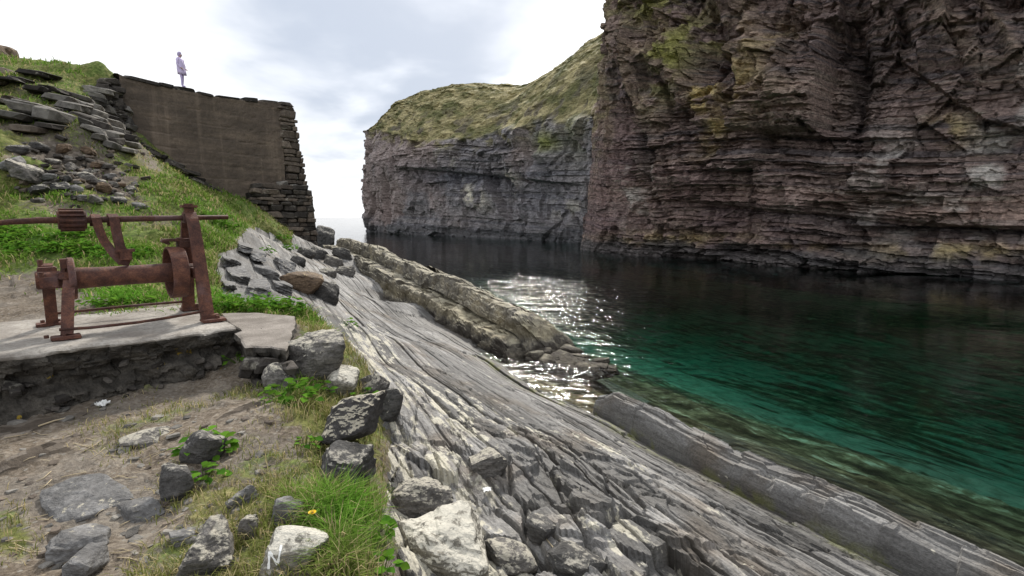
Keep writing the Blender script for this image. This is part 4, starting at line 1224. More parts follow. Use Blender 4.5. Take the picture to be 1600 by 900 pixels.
# cross-section of the ridge (distance across the strike, height): two stepped scarps facing the shelf, a top dipping to the sea
RT = np.array([8.55, 8.78, 8.86, 8.95, 9.25, 9.62, 9.70, 9.78, 9.90, 10.35, 10.9, 11.5, 12.1, 12.9])
RH = np.array([-0.55, -0.1, 0.42, 0.66, 0.70, 0.74, 0.86, 1.25, 1.42, 1.40, 1.22, 0.90, 0.35, -0.8])
RV = np.concatenate([[0], np.cumsum(np.hypot(np.diff(RT), np.diff(RH)))]); RV /= RV[-1]
VS = float(RV[5]); VT = float(RV[10])
for ti, (va, vb) in enumerate([(0.0, VS), (VS, VT), (VT, 1.0)]):
    s = 14.0 + 0.4 * ti
    while s < 50:
        L = r.uniform(0.7, 2.4) * (1 + 0.015 * s)
        ns = int(26 if s < 26 else 16); nv = 30
        ss = np.linspace(s, s + L, ns); vv = np.linspace(va, vb, nv)
        Sb, Vb = np.meshgrid(ss, vv, indexing='ij')
        Tb = np.interp(Vb, RV, RT); Hb = np.interp(Vb, RV, RH)
        fade = sst(12.6, 18.0, Sb) * 0.72 + 0.28
        env = 1 + 0.35 * fbm(Sb * 0.22, Sb * 0 + ti, 1401, 3)
        base = np.interp(Sb, [14, 20, 30, 40, 50], [-0.15, 0.15, 0.75, 1.35, 1.75])
        Zb_ = base + np.where(Hb > 0, Hb * fade * env, Hb) - 1.6 * (1 - sst(14.3, 16.4, Sb))
        jump = r.uniform(-.10, .10)
        edge = np.minimum(Sb - s, s + L - Sb); edv = np.minimum((Vb - va), (vb - Vb)) * 6.0
        groove = -0.22 * np.exp(-(edge / 0.06) ** 2) - 0.07 * np.exp(-(edv / 0.10) ** 2)
        fr1, fe1, fc1 = facet(Sb * 1.1 + Tb * .3, (Tb + Zb_) * 1.7, 1411, 1.6)
        fr2, fe2, fc2 = facet(Sb * 3.0, (Tb * .7 + Zb_) * 4.0, 1421, 1.5)
        lay = 0.05 * (hash1(np.floor((Zb_ + 0.3 * Tb) * 7 + fbm(Sb * .5, Tb, 1431, 2)).astype(np.int64), 1433) - 0.5)
        dsp = jump + groove + 0.16 * fr1 + 0.06 * fr2 + lay + 0.05 * fbm(Sb * 3, (Tb + Zb_) * 3, 1441, 4)
        up_ = np.clip((Vb - 0.1) * 3, 0, 1)
        Tb2 = Tb - dsp * 0.75 * (Vb < VT) + 0.10 * fbm(Sb * .3, Sb * 0 + 9, 1451, 2); Zb2 = Zb_ + dsp * 0.75
        Xq, Yq = Sb * ES[0] + Tb2 * ET[0], Sb * ES[1] + Tb2 * ET[1]
        link("rock_block", grid_mesh("rock_block", Xq * K - RO[0], Yq * K - RO[1], Zb2 * K - RO[2], [M_YEL]), ridge)
        s += L
ss = np.linspace(14.2, 50, 260); vv = np.linspace(0, 1, 60)
Sb, Vb = np.meshgrid(ss, vv, indexing='ij')
Tb = np.interp(Vb, RV, RT); Hb = np.interp(Vb, RV, RH) - 0.13
Zb_ = np.interp(Sb, [14, 20, 30, 40, 50], [-0.15, 0.15, 0.75, 1.35, 1.75]) + np.where(Hb > 0, Hb * (sst(12.6, 18.0, Sb) * 0.72 + 0.28) * 0.92, Hb) - 1.6 * (1 - sst(14.3, 16.4, Sb))
Tb = Tb + 0.12 * (Vb < VT)
link("ridge_core", grid_mesh("ridge_core", (Sb * ES[0] + Tb * ET[0]) * K - RO[0], (Sb * ES[1] + Tb * ET[1]) * K - RO[1], Zb_ * K - RO[2], [M_YEL]), ridge)
# reddish tail of the ridge breaking the water
for i in range(34):
    s = r.uniform(12.8, 15.6); t = 10.5 + r.gauss(0, .42) + (15.0 - s) * 0.22
    x, y = st_xy(s, t); w = r.uniform(.25, .7)
    P, Fc = rock_verts(700 + i, 3, planes=8)
    P = K * P * np.array([w * .5, w * .8, w * .34]) @ np.array(Euler((r.uniform(-.2, .2), r.uniform(-.2, .2), STRIKE + r.uniform(-.3, .3))).to_matrix()).T
    link("rock_block", mesh_from("rock_block", P, Fc, [M_YEL]), ridge, (x * K - RO[0], y * K - RO[1], K * (-0.02 - 0.07 * (15.0 - s) + r.uniform(-.08, .06)) - RO[2]))

# ------------------------------------------------------------------ long rounded grey rib at the water's edge
sr = np.concatenate([np.linspace(-4, 0, 20), np.linspace(0.03, 9.9, 430)])
tr_ = np.linspace(-1, 1, 90)
Sr, Qr = np.meshgrid(sr, tr_, indexing='ij')
wob = 0.10 * fbm(sr * 0.35, sr * 0 + 3, 801, 3)
hw = 0.50 + 0.07 * fbm(sr * 0.5, sr * 0, 811, 2) - 0.14 * sst(7, 9.8, sr)
top = 0.60 + 0.10 * fbm(sr * 0.5, sr * 0 + 7, 821, 3) + 0.14 * sst(6.5, 9.0, sr) - 0.3 * sst(9.2, 9.9, sr)
prof = np.interp(Qr, [-1, -0.94, -0.86, -0.66, -0.25, 0.15, 0.5, 0.8, 1.0], [0, 0.42, 0.78, 0.96, 1.0, 0.97, 0.80, 0.45, 0.0])
Tr = 8.40 + wob[:, None] + Qr * hw[:, None] * np.where(Qr > 0, 1.25, 1.0)
Zr = -0.45 + prof * (top[:, None] + 0.45)
fr_, er_, cr_ = facet(Sr * 1.6, Tr * 2.4, 831, 1.3)
hp_, dp_, rp_ = plates(Sr, Tr, 871, 0.16, 0.5, 2.2, 0.05)
Zr += 0.075 * hp_ - 0.035 * np.exp(-(dp_ / 0.025) ** 2) * (rp_ > 0.7)
Zr += 0.08 * fr_ + 0.035 * fbm(Sr * 2.2, Tr * 4, 841, 5, 0.6) - 0.05 * (1 - sst(0, .05, er_)) * (cr_ > 0.5)
sm, _ = beds(Sr, Tr, 851, 0.06, 0.22, 0.2, 2.0, 0.03, 2.0)
Zr += sm
for sj in (4.3, 8.2):
    Zr -= 0.03 * np.exp(-((Sr - sj + 0.25 * Qr + 0.08 * fbm(Tr * 4, Sr * 2, 881, 2)) / 0.035) ** 2)
Zr += 0.05 * (hash1(np.searchsorted([4.3, 8.2], (Sr + 0.25 * Qr).ravel()).reshape(Sr.shape), 5) - 0.5)
Xr, Yr = Sr * ES[0] + Tr * ET[0], Sr * ES[1] + Tr * ET[1]
me = grid_mesh("rock_rib", Xr * K, Yr * K, Zr * K, [M_SLATE], smooth=False)
ttr = np.clip(0.42 + 0.35 * (rp_ - 0.5) - 0.16 * sst(-0.5, -0.9, Qr), 0, 1)
set_col(me, 'tint', np.stack([ttr, ttr, ttr], -1))
wetr = sst(0.22, 0.0, Zr + 0.1 * fbm(Sr, Tr * 3, 861, 3))
gq = np.exp(-(dp_ / 0.025) ** 2) * (rp_ > 0.7) * 0.6
set_col(me, 'mask', np.stack([Zr * 0 + 0.12, np.maximum(wetr * 0.8, gq), 0.5 * sst(.30, .12, Zr) * sst(-0.5, -0.9, Qr) * (fbm(Sr * .7, Tr, 871, 3) > -0.1)], -1))
link("rock_rib", me, kind='structure', label="long rounded rib of pitted grey rock along the water's edge")
# ------------------------------------------------------------------ materials of built things
def mat_rust(name="rusted_iron", tint=1.0):
    m, N, out = new_mat(name)
    g = N.new('ShaderNodeNewGeometry'); c0 = g.outputs['Position']
    a = N.noise(c0, 9.0, 5, 0.65, 0.3); f = N.noise(c0, 70.0, 4, 0.7)
    base = N.ramp(N.math('ADD', N.math('MULTIPLY', a, 0.6), N.math('MULTIPLY', f, 0.4)),
                  [(0.32, (0.035 * tint, 0.018 * tint, 0.015 * tint)), (0.47, (0.090 * tint, 0.038 * tint, 0.028 * tint)), (0.58, (0.165 * tint, 0.070 * tint, 0.044 * tint)), (0.70, (0.28 * tint, 0.135 * tint, 0.075 * tint))])
    base = N.mix(N.step(N.noise(c0, 3.0, 4, 0.6), 0.55, 0.7, 0, 0.45), base, (0.15, 0.10, 0.105))
    principled(N, out, base, 0.72, N.bump(N.math('ADD', N.math('MULTIPLY', a, 0.4), f), 0.6, 0.008), spec=0.35)
    return m


def mat_concrete(name, lo, hi, dirt=(0.06, 0.055, 0.045), scale=3.0, lichen=0.0, layers=False):
    m, N, out = new_mat(name)
    g = N.new('ShaderNodeNewGeometry'); c0 = g.outputs['Position']
    a = N.noise(c0, scale, 6, 0.62, 0.3); f = N.noise(c0, scale * 14, 4, 0.7)
    base = N.mix(N.step(a, 0.3, 0.7), lo, hi)
    base = N.mix(N.step(f, 0.34, 0.6, 0.45, 0.0), base, dirt)
    if layers:
        st = N.noise(N.mapping(c0, scale=(0.25, 0.25, 3.2)), 1.0, 4, 0.6, 0.2)
        base = N.mix(N.step(st, 0.40, 0.62, 0.55, 0.0), base, dirt)
        dr = N.noise(N.mapping(c0, scale=(1.6, 1.6, 0.12)), 1.0, 4, 0.6, 0.2)
        base = N.mix(N.step(dr, 0.5, 0.7, 0.0, 0.4), base, tuple(1.5 * c for c in hi))
    if lichen:
        l = N.noise(c0, 6.0, 4, 0.6, 0.6)
        base = N.mix(N.step(l, 0.66, 0.70, 0, lichen), base, (0.36, 0.25, 0.03))
    principled(N, out, base, 0.92, N.bump(N.math('ADD', N.math('MULTIPLY', a, 0.5), f), 0.7, 0.02), spec=0.15)
    return m


def mat_plain(name, col, rough=0.7, var=0.25, scale=20):
    m, N, out = new_mat(name)
    f = N.noise(N.coord('Object'), scale, 4, 0.6)
    principled(N, out, N.mix(f, tuple(c * (1 - var) for c in col), tuple(min(c * (1 + var), 1) for c in col)), rough, spec=0.2)
    return m


M_RUST = mat_rust(); M_RUSTD = mat_rust("dark_rusted_iron", 0.72)
M_WALL = mat_concrete("old_render", (0.150, 0.120, 0.094), (0.245, 0.192, 0.145), (0.09, 0.074, 0.062), 0.9, 0, True)
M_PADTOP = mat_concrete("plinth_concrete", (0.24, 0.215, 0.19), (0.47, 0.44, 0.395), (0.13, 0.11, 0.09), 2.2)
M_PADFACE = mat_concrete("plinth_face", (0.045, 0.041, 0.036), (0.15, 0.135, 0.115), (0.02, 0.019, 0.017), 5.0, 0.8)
M_SLAB2 = mat_concrete("worn_concrete", (0.20, 0.178, 0.155), (0.36, 0.325, 0.29), (0.12, 0.10, 0.085), 4.0)
M_CORE = mat_concrete("wall_core", (0.030, 0.027, 0.024), (0.06, 0.053, 0.047), (0.018, 0.017, 0.016), 2.0)

# ------------------------------------------------------------------ harbour wall
wdir = (WR - WL); WLEN = float(np.hypot(*wdir)); wdir /= WLEN
wn = np.array([wdir[1], -wdir[0]])
if wn[1] > 0:
    wn = -wn


def wall_q(px):
    d = ray(px, 340)
    # intersect the vertical plane of the face
    A = np.array([[d[0], -wdir[0]], [d[1], -wdir[1]]])
    k, q = np.linalg.solve(A, WL)
    return float(q), float(k * d[1])


def wall_pt(px, py, proud=0.0):
    q, Y = wall_q(px)
    p = at(px, py, Y)
    return q, p[2]


wall = empty("harbour_wall", (WL[0], WL[1], EYE[2]), math.atan2(wdir[1], wdir[0]), label="tall rendered harbour wall above the grass with a masonry end pillar", category="wall")
# local frame: x along the face to the right, y into the wall, z up (from eye level)
tops = [wall_pt(*p) for p in [(186, 116), (205, 113), (225, 124), (255, 130), (285, 137), (312, 143), (340, 150), (365, 155), (400, 157.5), (435, 160), (452, 163)]]
tq = [t[0] for t in tops]; tz = [t[1] - EYE[2] for t in tops]
qe = wall_q(449)[0]
nq, nz_ = 230, 150
Q = np.linspace(0, qe, nq)
ztop = np.interp(Q, tq, tz) + 0.05 * fbm(Q * 1.5, Q * 0, 901, 3)
Vv = np.linspace(0, 1, nz_)
Qg, Vg_ = np.meshgrid(Q, Vv, indexing='ij')
Zg = -5.5 + Vg_ * (ztop[:, None] + 5.5)
boards = Zg / 0.62 + 0.06 * fbm(Qg * 0.8, Zg * 0.4, 911, 2)
bk = np.floor(boards).astype(np.int64); bf = boards - np.floor(boards)
Dy = 0.02 * (hash1(bk, 921) - 0.5) + 0.02 * np.exp(-((bf - 0.02) / 0.04) ** 2) + 0.05 * fbm(Qg * 0.7, Zg * 0.9, 931, 4) + 0.02 * fbm(Qg * 5, Zg * 6, 941, 3)
# front, then over the top to the back
rows = [np.stack([Qg[:, j], Dy[:, j], Zg[:, j]], -1) for j in range(nz_)]
for yy, dz in [(0.12, 0.05), (0.5, 0.10), (1.2, 0.06), (3.2, 0.0), (3.4, -0.3), (3.4, -10.0)]:
    rows.append(np.stack([Q, np.full(nq, yy), ztop + dz + 0.06 * fbm(Q * 2, Q * 0 + yy * 5, 951, 3)], -1))
A = np.stack(rows, 1)
me = grid_mesh("rendered_face", A[..., 0], A[..., 1], A[..., 2], [M_WALL])
link("rendered_face", me, wall)


def prism_xyz(name, poly, y0, y1, mats, parent):
    """upright prism: polygon in (x, z), from depth y0 to y1"""
    n = len(poly)
    V = [(x, y0, z) for x, z in poly] + [(x, y1, z) for x, z in poly]
    me = bpy.data.meshes.new(name)
    fs = [list(range(n)), list(range(2 * n - 1, n - 1, -1))] + [[i, i + n, (i + 1) % n + n, (i + 1) % n] for i in range(n)]
    me.from_pydata(V, [], fs); me.update()
    for m in mats:
        me.materials.append(m)
    bm = bmesh.new(); bm.from_mesh(me); bmesh.ops.recalc_face_normals(bm, faces=bm.faces); bm.to_mesh(me); bm.free()
    return link(name, me, parent)


def loc(px, py):
    q, z = wall_pt(px, py)
    return q, z - EYE[2]


pil = [loc(450, 163), loc(466, 167), loc(470, 185), loc(478, 255), loc(486, 320), loc(489, 384), loc(489, 400), loc(450, 400)]
prism_xyz("pillar_core", pil, 0.10, 3.3, [M_CORE], wall)
base = [loc(386, 302), loc(410, 294), loc(450, 292), loc(484, 298), loc(490, 392), loc(440, 380), loc(392, 345)]
prism_xyz("base_core", base, -0.32, 0.25, [M_CORE], wall)


def edge_interp(pts, z):
    zz = [p[1] for p in pts][::-1]; xx = [p[0] for p in pts][::-1]
    return float(np.interp(z, zz, xx))


r = random.Random(3)
right_edge = [loc(467, 165), loc(470, 185), loc(478, 255), loc(486, 320), loc(490, 388)]
xl = loc(447, 250)[0]
z = loc(460, 288)[1]
ztopp = loc(460, 166)[1]
cnt = 0
while z < ztopp - 0.1:
    h = r.uniform(0.15, 0.46)
    h = min(h, ztopp - z + 0.05)
    xr = edge_interp(right_edge, z + h / 2)
    x = xl + r.uniform(-.12, .1)
    while x < xr - 0.05:
        w = min(r.uniform(0.35, 0.95), xr - x + r.uniform(-.02, .02))
        if w < 0.15:
            break
        link("stone", chip(M_WSTONE, cnt), wall, (x + w / 2, 0.14 + r.uniform(-.04, .03), z + h / 2), (r.uniform(-.06, .06), r.uniform(-.05, .05), r.uniform(-.08, .08)), (w * 1.0, 0.55, h * 0.96))
        # return face round the corner
        x += w; cnt += 1
    for k in range(4):
        link("stone", chip(M_WSTONE, cnt + k * 3), wall, (xr - 0.19, 0.55 + k * 0.7, z + h / 2), (0, r.uniform(-.05, .05), r.uniform(-.05, .05)), (0.4, 0.68, h * 0.96))
    z += h
# lower drystone base, set proud of the render
bl = [loc(390, 300), loc(386, 315), loc(392, 345), loc(425, 365), loc(455, 388)]
z = loc(470, 392)[1]
while z < loc(440, 292)[1]:
    h = r.uniform(0.16, 0.36)
    zc = z + h / 2
    x = edge_interp(bl, zc) + r.uniform(-.1, .15)
    xr = edge_interp(right_edge, zc) - 0.16
    while x < xr - 0.05:
        w = min(r.uniform(0.35, 1.0), xr - x + r.uniform(-.04, .06))
        if w < 0.15:
            break
        link("stone", chip(M_WDARK if r.random() < 0.45 else M_WSTONE, cnt), wall, (x + w / 2, -0.33 + r.uniform(-.10, .06), zc), (r.uniform(-.08, .08), r.uniform(-.08, .08), r.uniform(-.1, .1)), (w, 0.5, h * 0.94))
        x += w; cnt += 1
    z += h
for px, py, s in [(440, 288, .5), (418, 293, .6), (405, 297, .5), (455, 294, .6), (470, 296, .5), (430, 295, .5)]:
    x, z = loc(px, py)
    link("stone", chip(M_WGREY, cnt), wall, (x, -0.25, z), (r.uniform(-.2, .2), r.uniform(-.2, .2), r.uniform(-.4, .4)), (s, 0.4, 0.28), label="pale loose stone on top of the drystone base"); cnt += 1
# coping along the top
q = 0.2
while q < qe + 0.5:
    w = r.uniform(0.5, 1.3)
    zt = float(np.interp(q + w / 2, tq, tz))
    sl = math.atan2(float(np.interp(q + w, tq, tz)) - float(np.interp(q, tq, tz)), w)
    link("coping_stone", chip(M_WDARK, cnt), wall, (q + w / 2, 0.32, zt + 0.05), (0, -sl, 0), (w, 0.75, 0.16 + r.uniform(0, .06))); cnt += 1
    q += w
# rough dark corner masonry at the left end of the render
for i in range(70):
    px = r.uniform(178, 212); py = r.uniform(124, 232)
    if px > 196 + (py - 120) * 0.12:
        continue
    x, z = loc(px, py)
    link("stone", chip(M_WDARK, i), wall, (x, -0.05 - r.uniform(0, .25), z), (r.uniform(-.1, .1), r.uniform(-.15, .15), r.uniform(-.2, .2)), (r.uniform(.3, .7), .5, r.uniform(.15, .3)))
# slabs at the foot of the wall, following the slope
for i in range(46):
    f = i / 45
    px = 200 + f * 130 + r.uniform(-6, 6); py = 212 + f * 88 + r.uniform(-5, 7)
    x, z = loc(px, py)
    link("stone", chip(M_WDARK, i), wall, (x, -0.25 - r.uniform(0, .3), z), (r.uniform(-.2, .2), r.uniform(.1, .5), r.uniform(-.3, .3)), (r.uniform(.4, .8), .5, r.uniform(.14, .26)))

# ------------------------------------------------------------------ drystone retaining wall on the left slope
c = land(165, 190, 8)
dw = empty("drystone_wall", c, 0, label="tumbledown drystone retaining wall of flat grey stones left of the harbour wall", category="wall")
rows_ = [(146, 140, 176), (156, 138, 182), (165, 118, 186), (174, 120, 190), (183, 112, 193), (192, 122, 196), (201, 130, 199), (210, 138, 203), (219, 152, 205), (228, 168, 203)]
cnt = 0
for (py, xa, xb) in rows_:
    x = xa + r.uniform(-4, 4)
    while x < xb:
        w = r.uniform(13, 30)
        cx = x + w / 2; cy = py + (cx - 160) * 0.22
        p = land(cx, cy, 8)
        k = p[1] / F
        link("stone", chip(M_WGREY if r.random() < .75 else M_WDARK, cnt), dw, (p[0] - c[0], p[1] - c[1] - 0.08, p[2] - c[2] + 0.06), (r.uniform(-.1, .1), 0.24 + r.uniform(-.1, .1), 0.35 + r.uniform(-.15, .15)), (w * k * 1.05, 0.6, 9.2 * k * r.uniform(.8, 1.15)))
        x += w; cnt += 1
# flat ledges of rock higher up the slope
c = land(50, 160, 8)
for i in range(16):
    row = i % 7
    py = 116 + row * 14 + r.uniform(-4, 4); px = r.uniform(-5, 110 - abs(row - 3) * 8)
    p = land(px, py, 8)
    k = p[1] / F; w = r.uniform(18, 48)
    link("ledge_stone", chip((M_WDARK, M_WSTONE, M_WDARK)[i % 3], i), None, (p[0], p[1] - .05, p[2]), (r.uniform(-.06, .06), 0.1 + r.uniform(-.08, .08), r.uniform(-.1, .4)), (w * k, 1.0, r.uniform(5, 10) * k),
         label="flat ledge stone, " + ("top", "second", "third", "fourth", "fifth", "sixth", "lowest")[row] + " course of the grassy upper left slope, " + ("at the view's edge" if px < 35 else "middle of the row" if px < 75 else "beside the drystone wall"), category="stone", group="ledge stones on the upper left slope")
for (px, py, w, h) in [(60, 178, 60, 14), (85, 187, 36, 18), (25, 185, 60, 10), (105, 160, 40, 10), (60, 172, 40, 10), (120, 172, 30, 12), (160, 148, 40, 9), (150, 158, 34, 9)]:
    p = land(px, py, 8); k = p[1] / F
    link("ledge_stone", chip(M_WGREY, int(px)), None, (p[0], p[1] - .1, p[2] + .05), (0, 0.15, .2), (w * k, 1.0, h * k),
         label="pale flat ledge stone jutting from the turf " + ("close to the left edge" if px < 50 else "above the scree" if px < 100 else "at the top of the drystone wall") + (", long and thin" if w > 45 else ", short"), category="stone", group="ledge stones on the upper left slope")
# rock at the top corner of the slope
rock("crag", at(-20, 104, 24), (1.9, 2.0, 1.5), (0, .2, 0), M_BROWN, 77, 4, 0.25, label="brown crag rising at the very top left corner", category="crag")

# ------------------------------------------------------------------ concrete plinth under the winch
ANG = math.atan2(0.69, 0.72)
WC = np.array([-3.95, 5.22, EYE[2] - 1.09])
pad = empty("concrete_plinth", WC, ANG, label="rough concrete plinth carrying the rusty winch, pale on top and black in front", category="plinth")
prof_ = [(1.0, -.35), (1.0, 0.0)] + [(0.95 - i * 0.06, 0.0) for i in range(30)] + [(-0.80, 0.0), (-0.84, -0.006), (-0.862, -0.02)] + [(-0.865 + 0.004 * i, -0.03 - i * 0.012) for i in range(12)] + [(-0.80, -0.185), (-0.76, -0.20)] + [(-0.745 - 0.010 * i, -0.22 - i * 0.022) for i in range(20)]
prof_ = np.array(prof_)
xs_ = np.linspace(-4.6, 0.74, 420)
Xp, Ip = np.meshgrid(xs_, np.arange(len(prof_)), indexing='ij')
Yp = np.broadcast_to(prof_[:, 0], Xp.shape).copy(); Zp = np.broadcast_to(prof_[:, 1], Xp.shape).copy()
face = (Ip > 34)
fa_, fb_2, fc_2 = facet(Xp * 7, Zp * 9 + Yp * 2, 1001, 1.5)
Yp += face * (0.07 * fa_ + 0.06 * fbm(Xp * 7, Zp * 13, 1011, 5, .6)) * np.clip((Ip - 34) / 6, 0, 1) + 0.06 * fbm(Xp * 1.4, Xp * 0, 1021, 3) * (Ip > 30)
low_ = (Zp < -0.19)
Yp += low_ * (0.10 * fbm(Xp * 3, Zp * 6, 1031, 4))
Zp += (Ip <= 34) * (0.012 * fbm(Xp * 2.5, Yp * 2.5, 1041, 4) + 0.006 * fbm(Xp * 14, Yp * 14, 1051, 3)) - (np.abs(Ip - 35) < 3) * 0.02 * np.clip(fbm(Xp * 4, Xp * 0, 1061, 3), 0, 1)
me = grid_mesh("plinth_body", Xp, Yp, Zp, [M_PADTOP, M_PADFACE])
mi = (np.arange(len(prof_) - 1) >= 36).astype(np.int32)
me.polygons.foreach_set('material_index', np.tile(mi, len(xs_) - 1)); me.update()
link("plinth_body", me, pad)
# broken right end
ev = np.stack([Xp[-1], Yp[-1], Zp[-1]], -1)
nn = len(ev)
V = [tuple(v) for v in ev] + [(v[0] + 0.05 + 0.10 * max(0, -v[2]) , v[1], v[2] - 0.03) for v in ev] + [(0.80, 0.1, -0.3)]
fs = [[i, i + 1, nn + i + 1, nn + i] for i in range(nn - 1)] + [[nn + i, nn + i + 1, 2 * nn] for i in range(nn - 1)]
me = bpy.data.meshes.new("broken_end"); me.from_pydata(V, [], fs); me.materials.append(M_PADFACE); me.update()
link("broken_end", me, pad)
r = random.Random(9)
for i in range(46):
    x = r.uniform(-1.6, 0.72); zz = r.uniform(-0.56, -0.2)
    w = r.uniform(.04, .10)
    link("stone", chip(M_WDARK, i), pad, (x, -0.80 - 0.3 * (-zz - .2) + r.uniform(-.03, .05), zz), (r.uniform(-.3, .3), r.uniform(-.3, .3), r.uniform(-.4, .4)), (w, .12, w * r.uniform(.35, .6)))
# lower slab to the right
poly = [atz(*p, EYE[2] - 1.15) for p in [(366, 512), (384, 541), (420, 541), (446, 546), (456, 520), (462, 494), (400, 488), (345, 489)]]
c = np.mean(poly, 0)
V = []; nseg = 14
ring = []
for i in range(len(poly)):
    a, b = poly[i], poly[(i + 1) % len(poly)]
    for k in range(nseg):
        ring.append(a + (b - a) * k / nseg)
ring = np.array(ring); nr = len(ring)
out_ = (ring - c); out_ /= np.linalg.norm(out_, axis=1)[:, None]
ji = np.array([r.uniform(-.025, .025) for _ in range(nr)])
levels = [(-.02, 0.0), (0.012, -0.012), (0.02, -0.05), (0.0, -0.09), (-0.05, -0.11), (-0.07, -0.4)]
V = []
for li, (o_, dz) in enumerate(levels):
    jj = 0.07 * fbm(np.arange(nr) * 0.23, np.full(nr, li * 0.9), 1101, 4) * (0.4 + 0.3 * li)
    V.append(ring - c + out_ * (o_ + jj)[:, None] + np.array([0, 0, dz]))
V.append((ring - c) * 0.6); V.append((ring - c) * 0.02)
V = np.concatenate(V)
fs = []
for a_, b_ in [(7, 6), (6, 0), (0, 1), (1, 2), (2, 3), (3, 4), (4, 5)]:
    for i in range(nr):
        j = (i + 1) % nr
        fs.append([a_ * nr + i, a_ * nr + j, b_ * nr + j, b_ * nr + i])
me = mesh_from("worn_slab", V, fs, [M_SLAB2, M_PADFACE])
mi = np.array([0] * nr * 3 + [1] * nr * 4, dtype=np.int32); me.polygons.foreach_set('material_index', mi)
bm = bmesh.new(); bm.from_mesh(me); bmesh.ops.recalc_face_normals(bm, faces=bm.faces); bm.to_mesh(me); bm.free()
link("worn_slab", me, None, c, label="worn pinkish concrete slab at the right end of the winch plinth", category="slab")

# ------------------------------------------------------------------ the rusty winch
winch = empty("hand_winch", WC + np.array([0, 0, 0.005]), ANG, label="old rusted iron hand winch with long shaft and drum standing on the concrete plinth", category="winch")


def bm_obj(name, bm, mat, parent, smooth=False, bevel=0.0):
    if bevel:
        bmesh.ops.bevel(bm, geom=[e for e in bm.edges if e.calc_face_angle(0) > 0.5], offset=bevel, segments=2, affect='EDGES')
    bmesh.ops.recalc_face_normals(bm, faces=bm.faces)
    me = bpy.data.meshes.new(name); bm.to_mesh(me); bm.free()
    me.materials.append(mat)
    if smooth:
        me.polygons.foreach_set('use_smooth', np.ones(len(me.polygons), bool))
    return link(name, me, parent)


def add_box(bm, c, s, rot=None):
    r_ = bmesh.ops.create_cube(bm, size=1.0)
    M = Matrix.Translation(c) @ (rot.to_matrix().to_4x4() if rot else Matrix.Identity(4)) @ Matrix.Diagonal((*s, 1))
    bmesh.ops.transform(bm, matrix=M, verts=r_['verts'])


def add_tube(bm, pts, rad, n=12, cap=True):
    pts = [Vector(p) for p in pts]
    rings = []
    for i, p in enumerate(pts):
        d = (pts[min(i + 1, len(pts) - 1)] - pts[max(i - 1, 0)]).normalized()
        q = d.to_track_quat('Z', 'Y')
        rr = rad[i] if isinstance(rad, (list, tuple)) else rad
        rings.append([bm.verts.new(p + q @ Vector((math.cos(2 * math.pi * k / n) * rr, math.sin(2 * math.pi * k / n) * rr, 0))) for k in range(n)])
    for a, b in zip(rings, rings[1:]):
        for k in range(n):
            bm.faces.new((a[k], a[(k + 1) % n], b[(k + 1) % n], b[k]))
    if cap:
        bm.faces.new(rings[0][::-1]); bm.faces.new(rings[-1])


def add_strap(bm, pts, w, t, wdir_=Vector((1, 0, 0))):
    """flat bar swept along pts; w along wdir_, t across"""
    pts = [Vector(p) for p in pts]
    rings = []
    for i, p in enumerate(pts):
        d = (pts[min(i + 1, len(pts) - 1)] - pts[max(i - 1, 0)]).normalized()
        wd = (wdir_ - d * wdir_.dot(d)).normalized()
        td = d.cross(wd)
        ww = w[i] if isinstance(w, (list, tuple)) else w
        rings.append([bm.verts.new(p + wd * (sx_ * ww / 2) + td * (sy_ * t / 2)) for sx_, sy_ in ((-1, -1), (1, -1), (1, 1), (-1, 1))])
    for a, b in zip(rings, rings[1:]):
        for k in range(4):
            bm.faces.new((a[k], a[(k + 1) % 4], b[(k + 1) % 4], b[k]))
    bm.faces.new(rings[0][::-1]); bm.faces.new(rings[-1])


def add_lathe(bm, prof, axis_y, axis_z, n=40):
    """profile of (x, radius) turned about a line along x"""
    rings = []
    for x, rr in prof:
        rings.append([bm.verts.new((x, axis_y + math.cos(2 * math.pi * k / n) * rr, axis_z + math.sin(2 * math.pi * k / n) * rr)) for k in range(n)])
    for a, b in zip(rings, rings[1:]):
        for k in range(n):
            bm.faces.new((a[k], b[k], b[(k + 1) % n], a[(k + 1) % n]))
    bm.faces.new(rings[0]); bm.faces.new(rings[-1][::-1])


HX = 0.50       # drum axis height
# left frame: two legs, foot plates, bearing block
XL, XR = -0.60, 0.60
for sgn, top_z, wid in ((-1, 0.50, 0.092), (1, 0.64, 0.095)):
    bm = bmesh.new()
    add_strap(bm, [(XL + 0.07, sgn * 0.42, 0.03), (XL + 0.08, sgn * 0.39, 0.10), (XL + 0.12, sgn * 0.22, 0.38), (XL + 0.15, sgn * 0.09, top_z)] if sgn < 0 else
              [(XL, sgn * 0.40, 0.03), (XL, sgn * 0.36, 0.12), (XL, sgn * 0.22, 0.42), (XL, sgn * 0.12, top_z)], wid, 0.05)
    leg = bm_obj("leg", bm, M_RUST, winch, bevel=0.006)
    bm = bmesh.new(); add_box(bm, (XL + (0.06 if sgn < 0 else -0.02), sgn * 0.44, 0.014), (0.21, 0.15, 0.03))
    bm_obj("foot_plate", bm, M_RUST, leg, bevel=0.006)
    bm = bmesh.new(); add_tube(bm, [(XL - 0.07, sgn * 0.47, 0.028), (XL - 0.07, sgn * 0.47, 0.055)], 0.018, 6)
    add_tube(bm, [(XL + 0.05, sgn * 0.47, 0.028), (XL + 0.05, sgn * 0.47, 0.05)], 0.018, 6)
    bm_obj("bolt", bm, M_RUSTD, leg)
bm = bmesh.new()
add_box(bm, (XL, 0.07, 0.56), (0.14, 0.15, 0.12)); add_box(bm, (XL, -0.02, 0.485), (0.13, 0.26, 0.10)); add_tube(bm, [(XL - 0.09, 0, HX), (XL + 0.10, 0, HX)], 0.085, 16)
